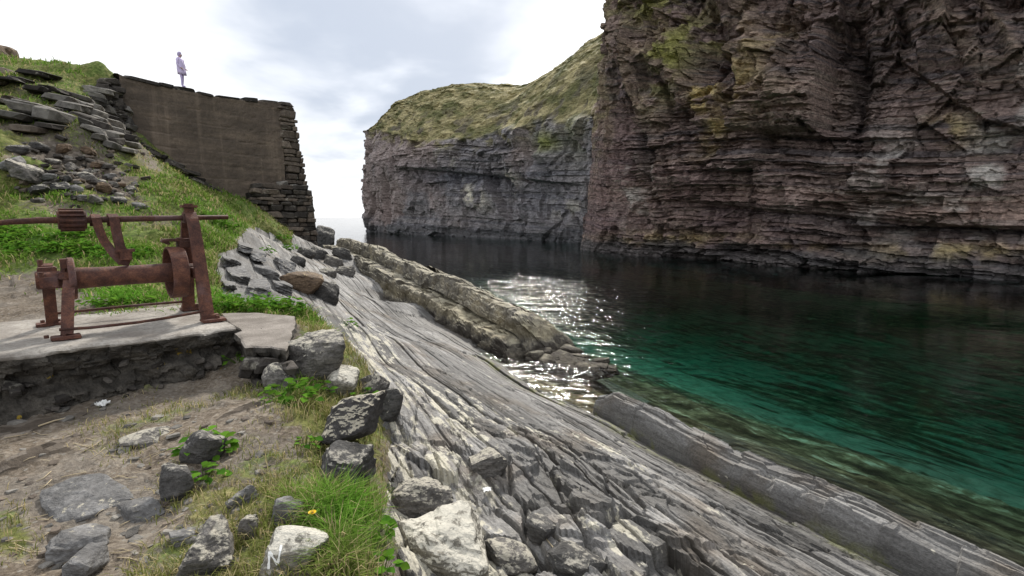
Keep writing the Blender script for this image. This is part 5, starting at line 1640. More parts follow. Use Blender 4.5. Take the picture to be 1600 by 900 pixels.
add_box(bm, (XL + 0.13, -0.05, 0.54), (0.13, 0.16, 0.07))
bm_obj("bearing_block", bm, M_RUST, winch, bevel=0.008)
bm = bmesh.new(); add_tube(bm, [(XL - .04, 0.13, 0.60), (XL - .04, 0.13, 0.685)], 0.022, 6); add_tube(bm, [(XL - .05, -0.10, 0.53), (XL - .05, -0.10, 0.585)], 0.022, 6); add_tube(bm, [(XL + .11, -0.09, 0.57), (XL + .11, -0.09, 0.61)], 0.02, 6)
bm_obj("bolt", bm, M_RUSTD, winch)
# drum and its flanges
bm = bmesh.new(); add_lathe(bm, [(-0.66, 0.001), (-0.66, 0.04), (-0.47, 0.04), (-0.47, 0.10), (-0.40, 0.105), (-0.2, 0.098), (0.1, 0.098), (0.36, 0.102), (0.48, 0.10), (0.48, 0.04), (0.64, 0.04), (0.64, 0.001)], 0, HX)
drum = bm_obj("drum", bm, M_RUST, winch, smooth=True)
bm = bmesh.new(); add_lathe(bm, [(-0.46, 0.05), (-0.46, 0.195), (-0.45, 0.205), (-0.415, 0.205), (-0.405, 0.195), (-0.405, 0.05)], 0, HX, 48)
add_box(bm, (-0.475, -0.02, HX + 0.15), (0.06, 0.10, 0.09))
bm_obj("flange", bm, M_RUST, winch)
bm = bmesh.new(); add_lathe(bm, [(0.475, 0.05), (0.475, 0.252), (0.36, 0.256), (0.355, 0.266), (0.36, 0.276), (0.50, 0.276), (0.51, 0.266), (0.51, 0.05)], 0, HX, 56)
bm_obj("brake_wheel", bm, M_RUST, winch)
# tall arched right frame
for sgn in (-1, 1):
    bm = bmesh.new()
    pth = [(XR, sgn * 0.425, 0.02), (XR, sgn * 0.37, 0.25), (XR, sgn * 0.30, 0.55), (XR, sgn * 0.225, 0.82), (XR, sgn * 0.17, 0.98), (XR, sgn * 0.125, 1.06), (XR, sgn * 0.07, 1.11), (XR, 0.0, 1.128 - 0.001 * sgn)]
    add_strap(bm, pth, [0.125, 0.122, 0.118, 0.112, 0.11, 0.105, 0.105, 0.105], 0.05)
    leg = bm_obj("arched_leg", bm, M_RUST, winch, bevel=0.007)
    bm = bmesh.new(); add_box(bm, (XR + 0.04, sgn * 0.47, 0.014), (0.22, 0.16, 0.03)); add_box(bm, (XR + 0.02, sgn * 0.44, 0.045), (0.17, 0.07, 0.05))
    bm_obj("foot_plate", bm, M_RUST, leg, bevel=0.006)
    bm = bmesh.new(); add_tube(bm, [(XR + 0.08, sgn * 0.49, 0.028), (XR + 0.08, sgn * 0.49, 0.06)], 0.02, 6); bm_obj("bolt", bm, M_RUSTD, leg)
bm = bmesh.new(); add_box(bm, (XR, 0, 1.165), (0.085, 0.085, 0.06)); add_box(bm, (XR, 0, 1.205), (0.15, 0.13, 0.028)); add_tube(bm, [(XR, 0, 1.21), (XR, 0, 1.235)], 0.045, 10)
bm_obj("oil_cap", bm, M_RUST, winch, bevel=0.005)
bm = bmesh.new(); add_box(bm, (XR, 0, 1.075), (0.13, 0.12, 0.10)); bm_obj("shaft_bearing", bm, M_RUSTD, winch, bevel=0.008)
bm = bmesh.new(); add_box(bm, (XR, 0, HX), (0.12, 0.50, 0.10)); add_tube(bm, [(XR - 0.09, 0, HX), (XR + 0.09, 0, HX)], 0.085, 16)
bm_obj("drum_bearing", bm, M_RUSTD, winch, bevel=0.008)
bm = bmesh.new(); add_box(bm, (XR - 0.10, 0.05, 0.66), (0.06, 0.10, 0.42)); add_box(bm, (XR - 0.14, 0.02, 0.845), (0.26, 0.13, 0.03)); add_box(bm, (XR - 0.08, -0.05, 0.80), (0.10, 0.06, 0.07))
add_box(bm, (XR - 0.24, 0.02, 0.825), (0.08, 0.10, 0.03), Euler((0, 0.5, 0)))
bm_obj("pawl_bracket", bm, M_RUSTD, winch, bevel=0.006)
# long shaft with its pinion, and the two hanging straps
bm = bmesh.new()
add_tube(bm, [(-1.02, 0, 1.02), (-0.95, 0, 1.03), (-0.80, 0, 1.047), (-0.6, 0, 1.060), (-0.3, 0, 1.062), (0.2, 0, 1.075), (0.98, 0, 1.09)], [0.020, 0.022, 0.027, 0.031, 0.033, 0.031, 0.026], 10)
bm_obj("shaft", bm, M_RUSTD, winch, smooth=True)
bm = bmesh.new()
nt = 13
for k in range(nt):
    a0 = 2 * math.pi * k / nt
    for da, rr in ((0.0, 0.083), (0.16, 0.083), (0.20, 0.108), (0.38, 0.108)):
        pass
prof_t = []
for k in range(nt):
    a0 = 2 * math.pi * k / nt
    for da, rr in ((0.0, 0.084), (0.15, 0.084), (0.19, 0.110), (0.37, 0.110), (0.42, 0.084)):
        prof_t.append((math.cos(a0 + da) * rr, math.sin(a0 + da) * rr))
ra_ = [bm.verts.new((-0.47, y, 1.062 + z)) for y, z in prof_t]; rb_ = [bm.verts.new((-0.29, y, 1.064 + z)) for y, z in prof_t]
for i in range(len(prof_t)):
    j = (i + 1) % len(prof_t)
    bm.faces.new((ra_[i], ra_[j], rb_[j], rb_[i]))
bm.faces.new(ra_[::-1]); bm.faces.new(rb_)
add_tube(bm, [(-0.485, 0, 1.06), (-0.275, 0, 1.062)], 0.086, 20)
bm_obj("pinion", bm, M_RUSTD, winch)
bm = bmesh.new()
add_strap(bm, [(-0.21, 0.04, 1.00), (-0.21, 0.045, 1.08), (-0.20, 0.0, 1.108), (-0.20, -0.045, 1.08), (-0.19, -0.05, 0.98), (-0.16, -0.05, 0.86), (-0.09, -0.05, 0.72), (-0.04, -0.04, 0.645), (0.03, -0.03, 0.63)], 0.075, 0.022)
bm_obj("strap", bm, M_RUST, winch, bevel=0.004)
bm = bmesh.new()
add_strap(bm, [(-0.07, 0.045, 1.00), (-0.07, 0.045, 1.085), (-0.07, 0.0, 1.115), (-0.06, -0.045, 1.085), (-0.055, -0.06, 0.95), (-0.04, -0.06, 0.80), (-0.02, -0.06, 0.745)], 0.085, 0.022)
add_box(bm, (0.0, -0.06, 0.755), (0.16, 0.06, 0.03)); add_box(bm, (0.0, -0.06, 0.705), (0.10, 0.055, 0.09))
bm_obj("strap", bm, M_RUST, winch, bevel=0.004)
# tie rods between the frames
for sgn, pts_ in ((-1, [(-0.58, -0.42, 0.085), (-0.35, -0.42, 0.07), (0.0, -0.425, 0.07), (0.3, -0.42, 0.085), (0.60, -0.42, 0.11)]), (1, [(-0.58, 0.40, 0.12), (0.0, 0.40, 0.125), (0.60, 0.40, 0.115)])):
    bm = bmesh.new(); add_tube(bm, pts_, 0.014, 8); bm_obj("tie_rod", bm, M_RUSTD, winch)
# rubble under the front edge of the worn slab
r = random.Random(77)
for i in range(26):
    t = r.random(); a = np.array(poly[1]) * (1 - t) + np.array(poly[3]) * t
    s = r.uniform(.06, .16)
    link("rubble_stone", chip(M_WDARK, i), None, (a[0] + r.uniform(-.02, .05), a[1] - r.uniform(0, .08) + .03, a[2] - r.uniform(.14, .40)), (r.uniform(-.3, .3), r.uniform(-.3, .3), r.uniform(0, 3)), (s * 1.3, s, s * .6),
         label="dark broken stone packed under the front edge of the worn slab", category="stone", group="rubble under the worn slab")
# ------------------------------------------------------------------ grass, one mass of real blades
def mat_leaf(name, rough=0.6):
    m, N, out = new_mat(name)
    c = N.attr('Col')
    d = N.new('ShaderNodeBsdfDiffuse'); N.put(d.inputs[0], c)
    t = N.new('ShaderNodeBsdfTranslucent'); N.put(t.inputs[0], c)
    mx = N.new('ShaderNodeMixShader'); mx.inputs[0].default_value = 0.35
    N.l.new(d.outputs[0], mx.inputs[1]); N.l.new(t.outputs[0], mx.inputs[2])
    N.l.new(mx.outputs[0], out.inputs['Surface'])
    return m


M_BLADE = mat_leaf("grass_blades"); M_LEAF = mat_leaf("leaves")
rng = np.random.RandomState(4)


def blades(name, P, H, Wd, bend, lush, straw, label, kind='stuff'):
    n = len(P)
    th = rng.rand(n) * 2 * math.pi
    lean = bend * (0.4 + rng.rand(n))
    dirx, diry = np.cos(th), np.sin(th)
    px, py = -diry, dirx
    H3 = H[:, None]
    base = P
    mid = P + np.stack([dirx * lean * H * 0.35, diry * lean * H * 0.35, H * 0.6], -1)
    tip = P + np.stack([dirx * lean * H * 1.05, diry * lean * H * 1.05, H * (1.0 - 0.25 * lean)], -1)
    side = np.stack([px, py, np.zeros(n)], -1) * Wd[:, None] * 0.5
    V = np.stack([base - side, base + side, mid + side * 0.8, mid - side * 0.8, tip], 1).reshape(-1, 3)
    i = np.arange(n) * 5
    T = np.concatenate([np.stack([i, i + 1, i + 2], -1), np.stack([i, i + 2, i + 3], -1), np.stack([i + 3, i + 2, i + 4], -1)])
    me = mesh_from(name, V, T, [M_BLADE])
    olive = np.array([0.175, 0.185, 0.055]); green = np.array([0.13, 0.29, 0.035]); hay = np.array([0.44, 0.37, 0.20]); dk = np.array([0.05, 0.075, 0.015])
    u = rng.rand(n, 1); v = rng.rand(n, 1)
    c = olive * (1 - lush[:, None]) + green * lush[:, None]
    c = c * (0.6 + 0.8 * u) + dk * 0.2
    c = np.where(rng.rand(n, 1) < straw[:, None], hay * (0.6 + 0.7 * v), c)
    set_col(me, 'Col', np.repeat(c, 5, axis=0))
    return link(name, me, None, kind=kind, label=label)


def scatter(n, a0, a1, r0, r1):
    a = np.radians(a0) + rng.rand(n) * np.radians(a1 - a0)
    rr = np.exp(np.log(r0) + rng.rand(n) * (np.log(r1) - np.log(r0)))
    x, y = rr * np.sin(a), rr * np.cos(a)
    z = hill_z(x, y)
    PX, PY = project(x, y, z)
    return x, y, z, PX, PY


# near turf
x, y, z, PX, PY = scatter(420000, -50, 0, 1.6, 8.0)
g = grass_field(x, y, PX, PY); sd_ = SDf(x, y); l = np.clip(lush_field(PX, PY, y), 0, 1)
clump = sst(-0.25, 0.35, fbm(x * 5, y * 5, 1201, 3))
pr = g ** 1.6 * (0.20 + 0.8 * clump) * (0.5 + 0.5 * l)
k = (rng.rand(len(x)) < pr * 0.95) & (sd_ < 0.05) & (g > 0.12)
# keep off the plinth and the worn slab
lx = (x - WC[0]) * math.cos(ANG) + (y - WC[1]) * math.sin(ANG); ly = -(x - WC[0]) * math.sin(ANG) + (y - WC[1]) * math.cos(ANG)
k &= ~((lx < 0.9) & (ly > -0.95) & (ly < 1.05)) & ~((lx > 0.6) & (lx < 1.45) & (ly > -1.35) & (ly < 0.1))
x, y, z, PX, PY, l, g = [q[k] for q in (x, y, z, PX, PY, l, g)]
H = (0.034 + 0.062 * rng.rand(len(x))) * (0.6 + 0.7 * g) * (1 + 1.5 * l * (PX > 400) * (PY > 700) + 0.5 * (PX > 430) * (PY < 660) * (PY > 500))
blades("grass", np.stack([x, y, z - 0.008], -1), H, 0.0028 + 0.0012 * y * 0.6 + 0.001 * rng.rand(len(x)), 0.75 + 0 * x, l, np.clip(0.42 - 0.38 * l, 0.04, 1), "mixed green and straw coloured grass along the path edge")
print("near blades", len(x))
# hillside turf
x, y, z, PX, PY = scatter(260000, -60, -14, 7.0, 32.0)
g = grass_field(x, y, PX, PY); sd_ = SDf(x, y); l = np.clip(lush_field(PX, PY, y), 0, 1)
clump = sst(-0.3, 0.3, fbm(x * 1.3, y * 1.3, 1211, 4))
k = (rng.rand(len(x)) < g ** 1.5 * (0.12 + 0.88 * clump) * 0.75) & (sd_ < 0.1)
wl_ = (x - WL[0]) * wn[0] + (y - WL[1]) * wn[1]; wq_ = (x - WL[0]) * wdir[0] + (y - WL[1]) * wdir[1]
k &= ~((wl_ < 0.0) & (wq_ > -1.0))
x, y, z, PX, PY, l, g = [q[k] for q in (x, y, z, PX, PY, l, g)]
patch = sst(-0.2, 0.4, fbm(x * 0.5, y * 0.5, 1221, 4))
H = (0.07 + 0.10 * rng.rand(len(x))) * (0.7 + 0.5 * g) * (1 + y * 0.012)
blades("hillside_grass", np.stack([x, y, z - 0.02], -1), H, 0.008 + y * 0.0013, 0.95 + 0 * x, np.clip(0.28 + 0.5 * l + 0.4 * patch, 0, 1), np.clip(0.30 - 0.2 * l - 0.12 * patch, 0.03, 1), "rough tussocky grass covering the hillside under the harbour wall")
print("hill blades", len(x))

# ------------------------------------------------------------------ leafy plants
def leaf_mesh(name, size, seed):
    r = random.Random(seed)
    L = size; w = size * 0.42
    V = [(0, 0, 0), (w * .6, L * .25, .04 * L), (w, L * .5, .05 * L), (w * .55, L * .8, 0.0), (0, L, -0.10 * L), (-w * .55, L * .8, 0.0), (-w, L * .5, .05 * L), (-w * .6, L * .25, .04 * L), (0, L * .5, -0.03 * L)]
    Fs = [(0, 1, 8), (1, 2, 8), (2, 3, 8), (3, 4, 8), (4, 5, 8), (5, 6, 8), (6, 7, 8), (7, 0, 8)]
    me = mesh_from(name, V, Fs, [M_LEAF], smooth=True)
    c = np.array([0.075, 0.20, 0.025]) * r.uniform(.75, 1.35) + np.array([0.04, 0.03, 0.0]) * r.random()
    set_col(me, 'Col', np.tile(c, (9, 1)))
    return me


LEAVES = [leaf_mesh("leaf", 1.0, i) for i in range(8)]


def leaf_plant(px, py, wpx, hpx, n, label, group=None, leafpx=11, seed=0, y0=1.2, parts=True, name="leafy_plant"):
    r = random.Random(seed)
    p = land(px, py, y0)
    k = p[1] / F
    W_, H_ = wpx * k * 0.5, hpx * k
    props = dict(label=label, category="plant")
    if group:
        props['group'] = group
    items = []
    for i in range(n):
        a = r.uniform(0, 2 * math.pi); rr = math.sqrt(r.random())
        lx, ly = math.cos(a) * rr * W_, math.sin(a) * rr * W_ * 0.75
        lz = H_ * (0.25 + 0.75 * r.random()) * (1.05 - 0.6 * rr * rr)
        s = leafpx * k * r.uniform(.7, 1.3)
        rot = Euler((r.uniform(-.55, .35), r.uniform(-.4, .4), a - math.pi / 2 + r.uniform(-.8, .8)))
        items.append(((lx, ly, lz), rot, s, r.randrange(8)))
    if parts:
        root = empty(name, p, 0, **props)
        bm = bmesh.new()
        for q, rot, s, j in items[::2]:
            add_tube(bm, [(q[0] * .2, q[1] * .2, -0.02), (q[0] * .7, q[1] * .7, q[2] * .6), q], 0.0035 * k * 180, 4, False)
        me = bpy.data.meshes.new("stem"); bm.to_mesh(me); bm.free(); me.materials.append(M_LEAF)
        set_col(me, 'Col', np.tile([0.10, 0.16, 0.04], (len(me.vertices), 1)))
        link("stem", me, root)
        for q, rot, s, j in items:
            link("leaf", LEAVES[j], root, q, rot, (s, s, s))
        return root
    base = [np.array([v.co[:] for v in m.vertices]) for m in LEAVES]
    cols = []
    V = []; Fs = []
    tri = np.array([(0, 1, 8), (1, 2, 8), (2, 3, 8), (3, 4, 8), (4, 5, 8), (5, 6, 8), (6, 7, 8), (7, 0, 8)])
    for q, rot, s, j in items:
        Fs.append(tri + 9 * len(V)); V.append(base[j] @ np.array(rot.to_matrix()).T * s + np.array(q))
        cols.append(np.tile(np.array([0.075, 0.20, 0.025]) * r.uniform(.6, 1.4) + np.array([0.05, 0.04, 0.0]) * r.random(), (9, 1)))
    me = mesh_from(name, np.concatenate(V), np.concatenate(Fs), [M_LEAF], True)
    set_col(me, 'Col', np.concatenate(cols))
    props["kind"] = "thing"
    return link(name, me, None, p, **props)


leaf_plant(452, 630, 80, 40, 60, "bright nettle like plant left of the rounded whitish stone", seed=1, leafpx=15)
leaf_plant(495, 615, 50, 24, 26, "small leafy plant squeezed between the large pale boulder and the whitish stone", seed=2, leafpx=12)
leaf_plant(325, 706, 80, 34, 46, "leafy plant spilling over the dark split rock on the path", seed=3, leafpx=17)
leaf_plant(318, 752, 56, 26, 22, "low leafy plant to the right of the black ended stone", seed=4, leafpx=15)
leaf_plant(585, 832, 50, 24, 14, "pale broad leaved rosette on the right side of the grass clump", seed=5, leafpx=20)
leaf_plant(600, 895, 60, 30, 26, "leafy weed at the bottom edge beside the cream lichened rock", seed=6, leafpx=16)
leaf_plant(372, 566, 40, 20, 18, "small green weed growing on the dark face of the plinth", seed=7, leafpx=11)
leaf_plant(560, 632, 60, 26, 26, "leafy weed among the stones above the perched dark boulder", seed=8, leafpx=11)
leaf_plant(478, 700, 44, 26, 18, "grassy green weed at the left side of the perched dark boulder", seed=9, leafpx=13)
leaf_plant(440, 890, 46, 20, 14, "small weed in front of the stone painted with a white letter", seed=10, leafpx=12)
for i, (px, py, w, h) in enumerate([(350, 486, 56, 26), (385, 486, 60, 30), (420, 486, 60, 28), (448, 487, 50, 26)]):
    leaf_plant(px, py, w, h, 110, ["leftmost leafy plant beside the winch's right foot", "thick bright leafy plant behind the worn slab, second from the winch", "leafy plant behind the worn slab, third from the winch", "leafy plant at the right corner of the worn slab by the ochre rock"][i], seed=20 + i, leafpx=9, parts=False)
r = random.Random(31)
for i in range(26):
    px, py = r.uniform(0, 150), r.uniform(362, 402)
    leaf_plant(px, py, r.uniform(26, 46), r.uniform(10, 18), 60, "low bright green weed in the patch on the slope behind the winch", "weeds in the patch behind the winch", seed=50 + i, leafpx=7, parts=False)
for i, (px, py) in enumerate([(150, 478), (175, 478), (200, 476), (225, 474), (170, 404), (200, 402), (220, 398)]):
    leaf_plant(px, py, 44, 16, 60, "leafy green weed growing behind the winch drum", "weeds behind the winch drum", seed=90 + i, leafpx=8, parts=False)
for i, (px, py) in enumerate([(470, 365), (440, 375), (452, 392), (330, 345), (345, 352), (360, 358), (415, 395), (545, 510)]):
    leaf_plant(px, py, 26, 12, 40, ["green weed below the drystone base of the pillar", "green weed on the rock below the wall, left of the other", "green weed on the top of the shelf below the pillar", "green weed on the slope right of the winch shaft end", "green weed under the end of the winch shaft", "green weed above the stepped slate outcrop", "green weed growing on the stepped slate outcrop", "bright green weed on the long shelf beside the grass edge"][i], seed=120 + i, leafpx=6, parts=False)

# ------------------------------------------------------------------ small things
M_PAPER = mat_plain("white_litter", (0.80, 0.80, 0.78), 0.6, 0.08)
M_STRAW = mat_plain("dry_stalk", (0.46, 0.38, 0.25), 0.8)
M_YELP = mat_plain("yellow_petals", (0.80, 0.52, 0.02), 0.6, 0.1)
M_STEMG = mat_plain("green_stem", (0.12, 0.20, 0.04), 0.6)
M_PAINT = mat_plain("white_paint", (0.82, 0.82, 0.79), 0.6, 0.06)
p = land(490, 838)
fl = empty("dandelion", p, 0, label="single yellow dandelion in the bright green grass clump", category="flower")
bm = bmesh.new(); add_tube(bm, [(0, 0, -.01), (.004, 0, .06), (0.002, -.005, .125)], .0025, 6); bm_obj("stem", bm, M_STEMG, fl)
bm = bmesh.new()
for ring_, n_, L_, e_ in ((0, 16, .019, .25), (1, 13, .014, .6), (2, 9, .009, 1.0)):
    for k in range(n_):
        a = 2 * math.pi * (k + .5 * ring_) / n_
        d = Vector((math.cos(a) * math.cos(e_), math.sin(a) * math.cos(e_), math.sin(e_)))
        sdv = Vector((-math.sin(a), math.cos(a), 0)) * .0028
        o_ = Vector((.002, -.005, .126))
        vs = [bm.verts.new(o_ - sdv * .5), bm.verts.new(o_ + sdv * .5), bm.verts.new(o_ + d * L_ + sdv), bm.verts.new(o_ + d * L_ * 1.08), bm.verts.new(o_ + d * L_ - sdv)]
        bm.faces.new(vs)
bm_obj("petals", bm, M_YELP, fl)


def crumple(name, pos, size, label, seed, flat=0.25):
    r = np.random.RandomState(seed)
    n = 9
    X, Y = np.meshgrid(np.linspace(-.5, .5, n), np.linspace(-.5, .5, n), indexing='ij')
    X = X + .06 * r.randn(n, n); Y = Y + .06 * r.randn(n, n)
    Z = flat * (r.rand(n, n))
    V = np.stack([X, Y, Z], -1).reshape(-1, 3) * size
    idx = np.arange(n * n).reshape(n, n)
    Fc = np.stack([idx[:-1, :-1], idx[1:, :-1], idx[1:, 1:], idx[:-1, 1:]], -1).reshape(-1, 4)
    me = mesh_from(name, V, Fc, [M_PAPER])
    o = link(name, me, None, pos, (0, 0, seed), label=label, category="litter")
    sm_ = o.modifiers.new("thickness", 'SOLIDIFY'); sm_.thickness = 0.002
    return o


q = land(150, 640); crumple("paper_scrap", q + np.array([0.02, 0.05, 0.02]), 0.085, "crumpled white scrap of litter under the dark front of the plinth", 3, .45)
q = land(761, 772); crumple("paper_square", q + np.array([0, 0, 0.03]), 0.06, "small square white scrap lying on the dark broken shelf", 5, .12)


def stalk(name, pts, rad, label, group=None):
    P3 = [land(*p) + np.array([0, 0, rad * 1.2 + 0.004]) for p in pts]
    c = P3[0]
    bm = bmesh.new(); add_tube(bm, [tuple(p - c) for p in P3], rad, 6)
    o = bm_obj(name, bm, M_STRAW, None, True); o.location = c
    o['label'] = label; o['category'] = "stalk"
    if group:
        o['group'] = group
    return o


stalk("dry_stick", [(60, 668), (85, 660), (110, 654)], 0.006, "pale dry stick at the foot of the dark plinth face")
r = random.Random(41)
for i in range(70):
    px, py = r.uniform(0, 330), r.uniform(655, 890)
    a = r.uniform(-.9, .5); L = r.uniform(14, 46)
    stalk("straw", [(px, py), (px + L * .5 * math.cos(a), py + L * .5 * math.sin(a) * .7 + r.uniform(-3, 3)), (px + L * math.cos(a), py + L * math.sin(a) * .7)], r.uniform(.0014, .0028), "thin dry straw lying on the earth path", "dry straws on the earth path")
stalk("dry_stick", [(500, 652), (520, 646), (548, 655)], 0.004, "thin pale twig caught beside the perched dark boulder")
stalk("dry_stick", [(850, 840), (865, 862), (888, 882)], 0.004, "thin pale twig lying on the dark rock near the bottom centre")

# ------------------------------------------------------------------ stone with a painted white N
p = land(447, 898)
kpx = p[1] / F
ns = rock("painted_stone", p + np.array([-.01, .10, -.02]), (118 * kpx, 90 * kpx, 88 * kpx), (-0.35, 0.1, 0.35), M_PALE, 142, 5, 0.18, None, planes=8, rough=0.04,
          label="pale layered stone with a white letter N painted on its left side", category="stone")
bpy.context.view_layer.update()
Mw = ns.matrix_world
bv = BVHTree.FromPolygons([Mw @ v.co for v in ns.data.vertices], [tuple(f.vertices) for f in ns.data.polygons])


def on_stone(px, py):
    d = Vector(ray(px, py)).normalized()
    h = bv.ray_cast(Vector(EYE), d)
    return (h[0], h[1]) if h[0] is not None else (None, None)


bm = bmesh.new()
for (x0_, y0_), (x1_, y1_) in (((420, 889), (422, 862)), ((422, 862), (434, 882)), ((434, 882), (440, 852))):
    prev = None
    for t in np.linspace(0, 1, 14):
        px, py = x0_ + (x1_ - x0_) * t, y0_ + (y1_ - y0_) * t
        dx, dy = (y1_ - y0_), -(x1_ - x0_); L = math.hypot(dx, dy)
        w = 1.7 + 0.4 * math.sin(t * 9)
        row = []
        for s_ in (-1, 1):
            h, n_ = on_stone(px + s_ * w * dx / L, py + s_ * w * dy / L)
            if h is None:
                row = None; break
            row += [bm.verts.new(h + n_ * 0.003)]
        if prev and row:
            bm.faces.new((prev[0], prev[1], row[1], row[0]))
        prev = row
me = bpy.data.meshes.new("painted_letter"); bm.to_mesh(me); bm.free(); me.materials.append(M_PAINT)
pl_ = link("painted_letter", me, ns)
pl_.matrix_parent_inverse = Mw.inverted()
sm_ = pl_.modifiers.new("thickness", 'SOLIDIFY'); sm_.thickness = 0.002; sm_.offset = 0

# ------------------------------------------------------------------ person on the wall
M_COAT = mat_plain("glare_lilac_coat", (0.72, 0.62, 0.88), 0.8, 0.1, 6)  # glare painted into the clothes and hair as pale lilac
M_TROU = mat_plain("glare_lilac_trousers", (0.60, 0.51, 0.80), 0.8, 0.1, 6)
M_SKIN = mat_plain("skin", (0.52, 0.36, 0.33), 0.6, 0.05)
M_HAIR = mat_plain("hair", (0.48, 0.40, 0.62), 0.7, 0.15)


def skinned(name, joints, bones, mats, parent, sub=2):
    me = bpy.data.meshes.new(name + "_cage")
    names = list(joints)
    me.from_pydata([joints[n][0] for n in names], [(names.index(a), names.index(b)) for a, b in bones], [])
    o = bpy.data.objects.new(name + "_cage", me); COL.objects.link(o)
    md = o.modifiers.new("skin", 'SKIN'); md.use_smooth_shade = True
    for i, n in enumerate(names):
        rr = joints[n][1]
        me.skin_vertices[0].data[i].radius = rr if isinstance(rr, tuple) else (rr, rr)
    me.skin_vertices[0].data[0].use_root = True
    s = o.modifiers.new("sub", 'SUBSURF'); s.levels = sub; s.render_levels = sub
    dg = bpy.context.evaluated_depsgraph_get()
    m2 = bpy.data.meshes.new_from_object(o.evaluated_get(dg))
    bpy.data.objects.remove(o)
    m2.name = name
    m2.materials.clear()
    for m in mats:
        m2.materials.append(m)
    return link(name, m2, parent)


q_, Y_ = wall_q(284.5)
foot = at(284.5, 135.5, Y_ + 0.45)
zt = EYE[2] + float(np.interp(q_, tq, tz)) + 0.10
foot[2] = zt
person = empty("person", foot, 0.15, label="person with painted lilac glare on coat and trousers, standing on top of the harbour wall", category="person")
person.scale = (0.87, 0.87, 0.87)
# faces +x (towards the sea), slightly turned to the viewer
J = {'pelvis': ((0, 0, .93), (.125, .15)), 'belly': ((0.03, 0, 1.08), (.145, .15)), 'chest': ((0.0, 0, 1.30), (.135, .17)), 'neck0': ((-0.02, 0, 1.46), (.075, .085)), 'neck': ((0.0, 0, 1.52), .055), 'head0': ((0.02, 0, 1.59), (.075, .07)), 'head1': ((0.025, 0, 1.69), (.085, .075)),
     'hipL': ((0, .09, .88), .095), 'kneeL': ((0.03, .09, .48), .062), 'ankL': ((-0.01, .09, .09), .045), 'toeL': ((0.15, .10, .045), .036),
     'hipR': ((0, -.09, .88), .095), 'kneeR': ((0.06, -.09, .48), .062), 'ankR': ((0.05, -.09, .09), .045), 'toeR': ((0.21, -.10, .045), .036),
     'shL': ((-0.02, .18, 1.42), .07), 'elL': ((-0.02, .25, 1.14), .052), 'wrL': ((0.14, .20, .98), .038), 'hdL': ((0.20, .18, .94), .034),
     'shR': ((-0.02, -.18, 1.42), .07), 'elR': ((-0.05, -.25, 1.14), .052), 'wrR': ((0.10, -.22, .96), .038), 'hdR': ((0.16, -.21, .92), .034)}
B = [('pelvis', 'belly'), ('belly', 'chest'), ('chest', 'neck0'), ('neck0', 'neck'), ('neck', 'head0'), ('head0', 'head1'), ('pelvis', 'hipL'), ('hipL', 'kneeL'), ('kneeL', 'ankL'), ('ankL', 'toeL'), ('pelvis', 'hipR'), ('hipR', 'kneeR'), ('kneeR', 'ankR'), ('ankR', 'toeR'),
     ('chest', 'shL'), ('shL', 'elL'), ('elL', 'wrL'), ('wrL', 'hdL'), ('chest', 'shR'), ('shR', 'elR'), ('elR', 'wrR'), ('wrR', 'hdR')]
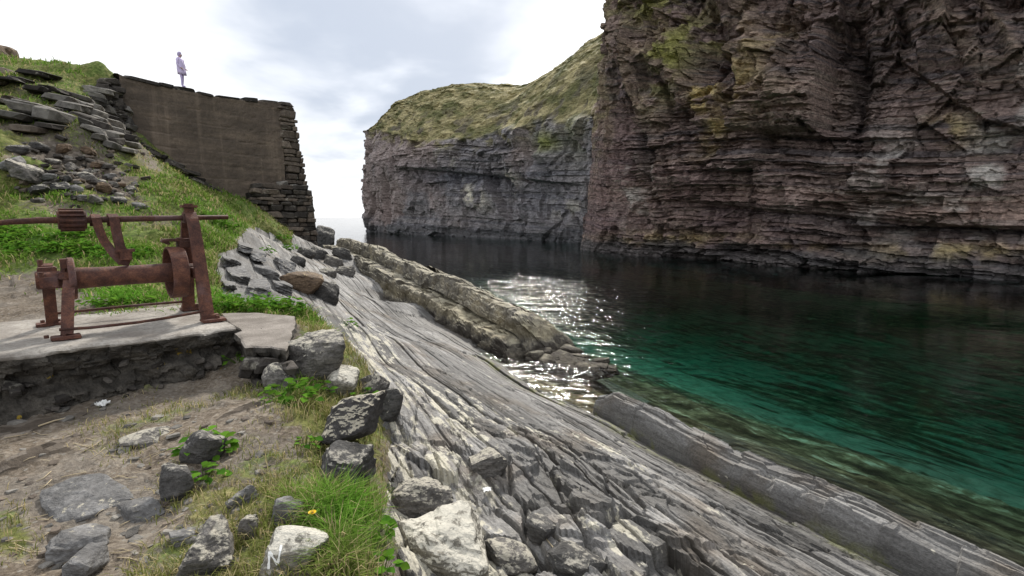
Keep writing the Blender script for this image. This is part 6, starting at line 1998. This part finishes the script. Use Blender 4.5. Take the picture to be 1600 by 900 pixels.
# fingers and a nose
for sd_, y_ in (('L', 1), ('R', -1)):
    hx, hy, hz_ = J['hd' + sd_][0]
    for f_ in range(4):
        a_ = (f_ - 1.5) * .018
        J[f'f{sd_}{f_}a'] = ((hx + .05, hy + a_, hz_ - .02), .010); J[f'f{sd_}{f_}b'] = ((hx + .085 - abs(a_) * .3, hy + a_ * 1.1, hz_ - .055), .008)
        B += [('hd' + sd_, f'f{sd_}{f_}a'), (f'f{sd_}{f_}a', f'f{sd_}{f_}b')]
    J[f't{sd_}'] = ((hx + .04, hy - y_ * .04, hz_ + .02), .010); B.append(('hd' + sd_, f't{sd_}'))
J['nose'] = ((0.125, 0, 1.635), .016); B.append(('head0', 'nose'))
body = skinned("body", J, B, [M_TROU, M_SKIN, M_COAT], person)
co = np.array([v.co[:] for v in body.data.vertices])
mi = []
for f in body.data.polygons:
    c_ = np.mean(co[list(f.vertices)], 0)
    hand = (abs(c_[1]) > .13 and c_[2] < .985 and c_[2] > .82 and c_[0] > .10)
    mi.append(1 if (c_[2] > 1.50 or hand) else (2 if c_[2] > 0.93 or abs(c_[1]) > .2 else 0))
body.data.polygons.foreach_set('material_index', np.array(mi, np.int32))
# coat skirt, open at the front, and a hood of hair
n = 28
def shell(name, rings, mat, parent, gap=0.0):
    V = []; Fs = []
    for (z_, cx_, rx__, ry__, drop) in rings:
        for k in range(n):
            a = gap + (2 * math.pi - 2 * gap) * k / (n - 1)
            V.append((cx_ + math.cos(a) * rx__ * (1 + .03 * math.sin(5 * a)), math.sin(a) * ry__, z_ + drop * math.cos(a)))
    for j in range(len(rings) - 1):
        for k in range(n - 1):
            Fs.append((j * n + k, j * n + k + 1, (j + 1) * n + k + 1, (j + 1) * n + k))
    me = mesh_from(name, V, Fs, [mat], True)
    o = link(name, me, parent); s_ = o.modifiers.new("thickness", 'SOLIDIFY'); s_.thickness = 0.012
    return o


shell("coat", [(1.47, -0.02, .10, .13, -.02), (1.40, -0.01, .155, .205, 0), (1.25, 0.0, .165, .20, 0), (1.08, 0.03, .185, .19, 0), (.92, 0.02, .185, .19, 0), (.78, 0.04, .19, .19, -.02), (.66, 0.05, .195, .19, -.03)], M_COAT, person, 0.12)
D, Fc = _ICO[3]
hv_ = D.copy()
cut = (D[:, 0] > 0.35) & (D[:, 2] < 0.55)
rad = np.where(cut, 0.80, 1.0) * (1 + 0.03 * fbm(D[:, 0] * 5, D[:, 2] * 5 + D[:, 1], 1301, 3))
hv_ = D * rad[:, None] * np.array([.112, .098, .135]) + np.array([.005, 0, 1.665])
link("hair", mesh_from("hair", hv_, Fc, [M_HAIR], True), person)
for y_ in (-.032, .032):
    bm = bmesh.new(); bmesh.ops.create_icosphere(bm, subdivisions=2, radius=.011); bmesh.ops.translate(bm, vec=(.100, y_, 1.66), verts=bm.verts); bm_obj("eye", bm, M_HAIR, person, True)
bm = bmesh.new(); add_box(bm, (.103, 0, 1.592), (.012, .045, .010)); bm_obj("mouth", bm, M_SKIN, person)
